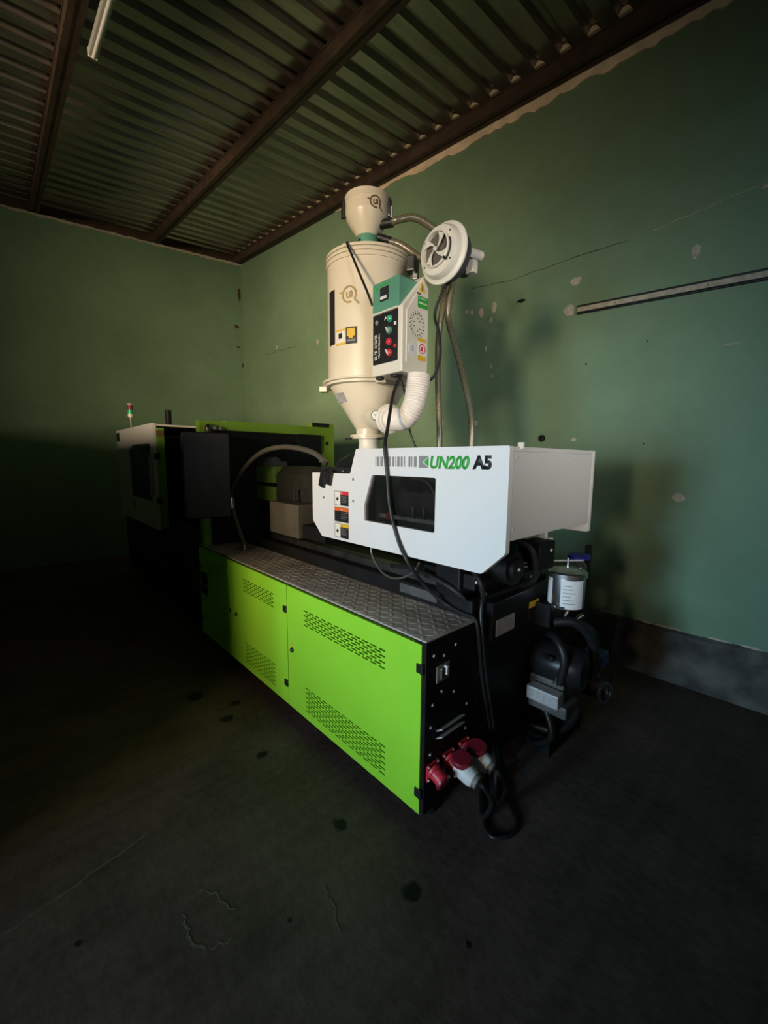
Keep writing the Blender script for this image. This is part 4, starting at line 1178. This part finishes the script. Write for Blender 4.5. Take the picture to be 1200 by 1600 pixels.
# blower on top of the box
bc_ = Vector((-1.372, 1.665, 2.552))
fx = Vector((0, -1, 0))
bl = MB().lathe([(.001, -.005), (.05, -.005), (.120, .0), (.128, .004), (.138, .0), (.140, .004), (.138, .010), (.130, .012), (.120, .020), (.112, .046), (.108, .052), (.080, .054), (.080, .070), (.074, .074), (.072, .066), (.072, .050)], bc_, fx, 64, start=(1, 0, 0)).build('blower', 'creamw', dr, smooth=True, angle=30)
MB().lathe([(.001, .052), (.073, .052)], bc_, fx, 48).build('blower_cavity', 'darkfan', bl)
# four swirled shutter blades
for kf in range(4):
    a0 = kf * PI / 2 + .3
    m = MB()
    e1, e2 = [], []
    for i in range(9):
        r_ = .006 + .068 * i / 8
        e1.append((a0 + .55 * math.sin(i / 8 * PI * .5) - .10, r_))
        e2.append((a0 + .12 + .95 * (i / 8) ** .8, r_))
    vs = []
    for lst in (e1, e2):
        for (an, r_) in lst:
            for d_ in (.067, .070):
                vs.append(bc_ + Vector((math.cos(an) * r_, 0, math.sin(an) * r_)) + fx * d_)
    fs = []
    for i in range(8):
        A, B_ = i * 2, 18 + i * 2
        fs += [(A, A + 2, B_ + 2, B_), (A + 1, B_ + 1, B_ + 3, A + 3), (A, A + 1, A + 3, A + 2), (B_, B_ + 2, B_ + 3, B_ + 1)]
    m.add(vs, fs).build('shutter_blade', 'creamw', bl)
MB().cyl(bc_ + fx * .066, bc_ + fx * .074, .010, n=16).build('shutter_hub', 'creamw', bl, smooth=True)
for an in (40, 145, 215, 322):
    q = math.radians(an)
    MB().cyl(bc_ + Vector((math.cos(q), 0, math.sin(q))) * .098 + fx * .050, bc_ + Vector((math.cos(q), 0, math.sin(q))) * .098 + fx * .0545, .0045, n=10).build('screw', 'darksteel', bl)
MB().tube([bc_ + Vector((math.cos(t_), 0, math.sin(t_))) * .083 + fx * .060 for t_ in (.35, .1, -.2, -.5, -.75)], .0035, 6).build('shutter_slot', 'blackink', bl, smooth=True)
MB().cyl(bc_ + Vector((math.cos(-.78) * .082, 0, math.sin(-.78) * .082)) + fx * .058, bc_ + Vector((math.cos(-.78) * .082, 0, math.sin(-.78) * .082)) + fx * .078, .006, n=10).build('shutter_knob', 'rubber', bl, smooth=True)
MB().lathe([(.118, 0), (.118, -.055), (.10, -.06), (.001, -.06)], bc_, fx, 48).build('volute', 'castgrey', bl, smooth=True)
MB().lathe([(.062, -.06), (.062, -.15), (.05, -.17), (.001, -.17)], bc_ + Vector((0.02, 0, -.01)), fx, 32).build('blower_motor', 'castgrey', bl, smooth=True)
MB().cyl((-1.300, 1.76, 2.565), (-1.288, 1.845, 2.570), .024, n=18).build('motor_terminal', 'creamw', bl, smooth=True)
MB().box(-1.315, -1.27, 1.76, 1.80, 2.47, 2.53).build('motor_plate', 'creamw', bl, bevel=.003)

# lid clamp on the right of the drum, hinge bracket left of the loader
q = math.radians(27)
r3 = Matrix.Rotation(q, 3, 'Z')
MB().obox(DC + r3 @ Vector((.275, 0, 0)) + Vector((0, 0, 2.700)), (.06, .07, .09), r3).build('lid_clamp', 'darksteel', dr, bevel=.01)
MB().obox(DC + r3 @ Vector((.290, .03, 0)) + Vector((0, 0, 2.68)), (.04, .03, .11), r3).build('clamp_lever', 'steel', dr, bevel=.006)
MB().prism([(-2.17, 2.752), (-2.085, 2.752), (-2.085, 2.835), (-2.10, 2.835), (-2.17, 2.795)], 'y', 1.60, 1.612).build('loader_bracket', 'cream', dr, bevel=.002)

# ------------------------------------------------------------------ vacuum loader on top
LC = Vector((-2.05, DY, -.030))
lo = thing('hopper_loader', 'small cream funnel loader with brown emblem on top of the dryer lid', 'loader', (LC.x, LC.y, 2.755))
MB().lathe([(.001, 3.150), (.120, 3.148), (.136, 3.140), (.138, 3.130), (.136, 3.126), (.138, 3.122), (.137, 3.105), (.134, 3.102), (.134, 3.042), (.132, 3.030), (.060, 2.925), (.060, 2.915)], LC, (0, 0, 1), 56).build('funnel', 'cream', lo, smooth=True, angle=30)
MB().lathe([(.061, 2.928), (.066, 2.926), (.066, 2.830), (.075, 2.822), (.075, 2.816), (.03, 2.816)], LC, (0, 0, 1), 40).build('collar', 'teal', lo, smooth=True)
emblem(lo, LC, .1345, math.radians(-20), 3.034, .031, 'brownink')
for an in (-122, 30, 140):
    q = math.radians(an)
    r3 = Matrix.Rotation(q, 3, 'Z')
    cp = MB().obox(LC + r3 @ Vector((.141, 0, 0)) + Vector((0, 0, 3.075)), (.018, .036, .10), r3).build('spring_clip', 'darksteel', lo, bevel=.004)
    MB().obox(LC + r3 @ Vector((.153, 0, 0)) + Vector((0, 0, 3.050)), (.010, .022, .06), r3).build('clip_lever', 'screwm' if an == 30 else 'rubber', cp, bevel=.003)
q = math.radians(25)
pd = Vector((math.cos(q), math.sin(q), 0))
MB().cyl(LC + pd * .07 + Vector((0, 0, 2.990)), LC + pd * .165 + Vector((0, 0, 2.985)), .026, n=18).build('hose_port', 'rubber', lo, smooth=True)
q2 = math.radians(38)
pd2 = Vector((math.cos(q2), math.sin(q2), 0))
MB().cyl(LC + pd2 * .05 + Vector((0, 0, 2.935)), LC + pd2 * .15 + Vector((0, 0, 2.90)), .022, n=18).build('hose_port', 'rubber', lo, smooth=True)

s1 = LC + pd * .15 + Vector((0, 0, 2.985))
h = MB().tube([s1, s1 + Vector((.05, .02, .005)), (-1.80, 1.92, 2.975), (-1.72, 2.05, 2.90), (-1.70, 2.15, 2.80), (-1.78, 2.25, 2.72), (-1.85, 2.30, 2.52), (-1.775, 2.30, 2.30), (-1.70, 2.30, 2.07), (-1.644, 2.30, 1.88), (-1.626, 2.30, 1.68), (-1.64, 2.30, 1.40)], .021, 12, 8)
tag(h.build('suction_hose', 'hose', smooth=True), 'clear brownish suction hose bowing farthest right behind the dryer', 'hose')
s2 = LC + pd2 * .14 + Vector((0, 0, 2.90))
h = MB().tube([s2, s2 + Vector((.06, .04, -.03)), (-1.80, 1.96, 2.765), (-1.75, 2.10, 2.70), (-1.86, 2.26, 2.62), (-1.93, 2.30, 2.40), (-1.925, 2.30, 2.08), (-1.900, 2.30, 1.70), (-1.92, 2.30, 1.40)], .021, 12, 8)
tag(h.build('suction_hose', 'hose', smooth=True), 'clear suction hose hanging straight down just behind the dryer control box', 'hose')

# thin black leads on the dryer
c = MB().tube([(LC.x + .01, LC.y - .068, 2.865), (-2.00, 1.60, 2.782), (-1.93, 1.500, 2.745), (-1.86, 1.487, 2.64), (-1.79, 1.485, 2.52), (-1.735, 1.488, 2.42), (-1.715, 1.50, 2.36)], .0065, 8)
tag(c.build('loader_cable', 'rubber', smooth=True), 'thin black lead from the funnel loader across the drum to the teal thermostat', 'cable')
c = MB().tube([(-1.40, 1.75, 2.46), (-1.43, 1.72, 2.40), (-1.46, 1.705, 2.30), (-1.425, 1.70, 2.20), (-1.405, 1.69, 2.08), (-1.42, 1.66, 1.98), (-1.46, 1.63, 1.955), (-1.50, 1.60, 1.97)], .0075, 8)
tag(c.build('blower_cable', 'rubber', smooth=True), 'black blower lead bowing beside the right face of the control box', 'cable')
c = MB().tube([(-1.60, 1.60, 1.99), (-1.60, 1.66, 1.85), (-1.64, 1.72, 1.72), (-1.60, 1.74, 1.61)], .006, 8)
tag(c.build('sensor_cable', 'rubber', smooth=True), 'thin black lead dropping from the duct elbow onto the white cover', 'cable')

# ================================================================== cable run on the wall
ct = thing('cable_run', 'pale cable trunking with black cables clipped along the right wall', 'trunking', (-.5, YR - .03, 2.66))


def run(dz, r):
    return [(-1.490 + i * .28, YR - r, 2.760 - .0235 * i * .28 * 3.4 / 1 * .8 + .006 * math.sin(i * 1.3) + dz) for i in range(12)]


cent = [(-1.490 + i * .28, 2.760 - .018 * i) for i in range(12)]
top = [(x, z + .018) for x, z in cent]; bot = [(x, z - .018) for x, z in cent]
MB().prism(top + bot[::-1], 'y', YR - .022, YR - .0005).build('trunking', 'chip', ct, bevel=.002)
MB().tube([(x, YR - .014, z + .026) for x, z in cent], .0085, 8).build('cable', 'rubber', ct, smooth=True)
MB().tube([(x, YR - .014, z - .027) for x, z in cent], .0085, 8).build('cable', 'rubber', ct, smooth=True)
for i in (1, 3, 5):
    x, z = cent[i]
    MB().cyl((x, YR - .024, z), (x, YR - .020, z), .006, n=10).build('screw', 'darksteel', ct)
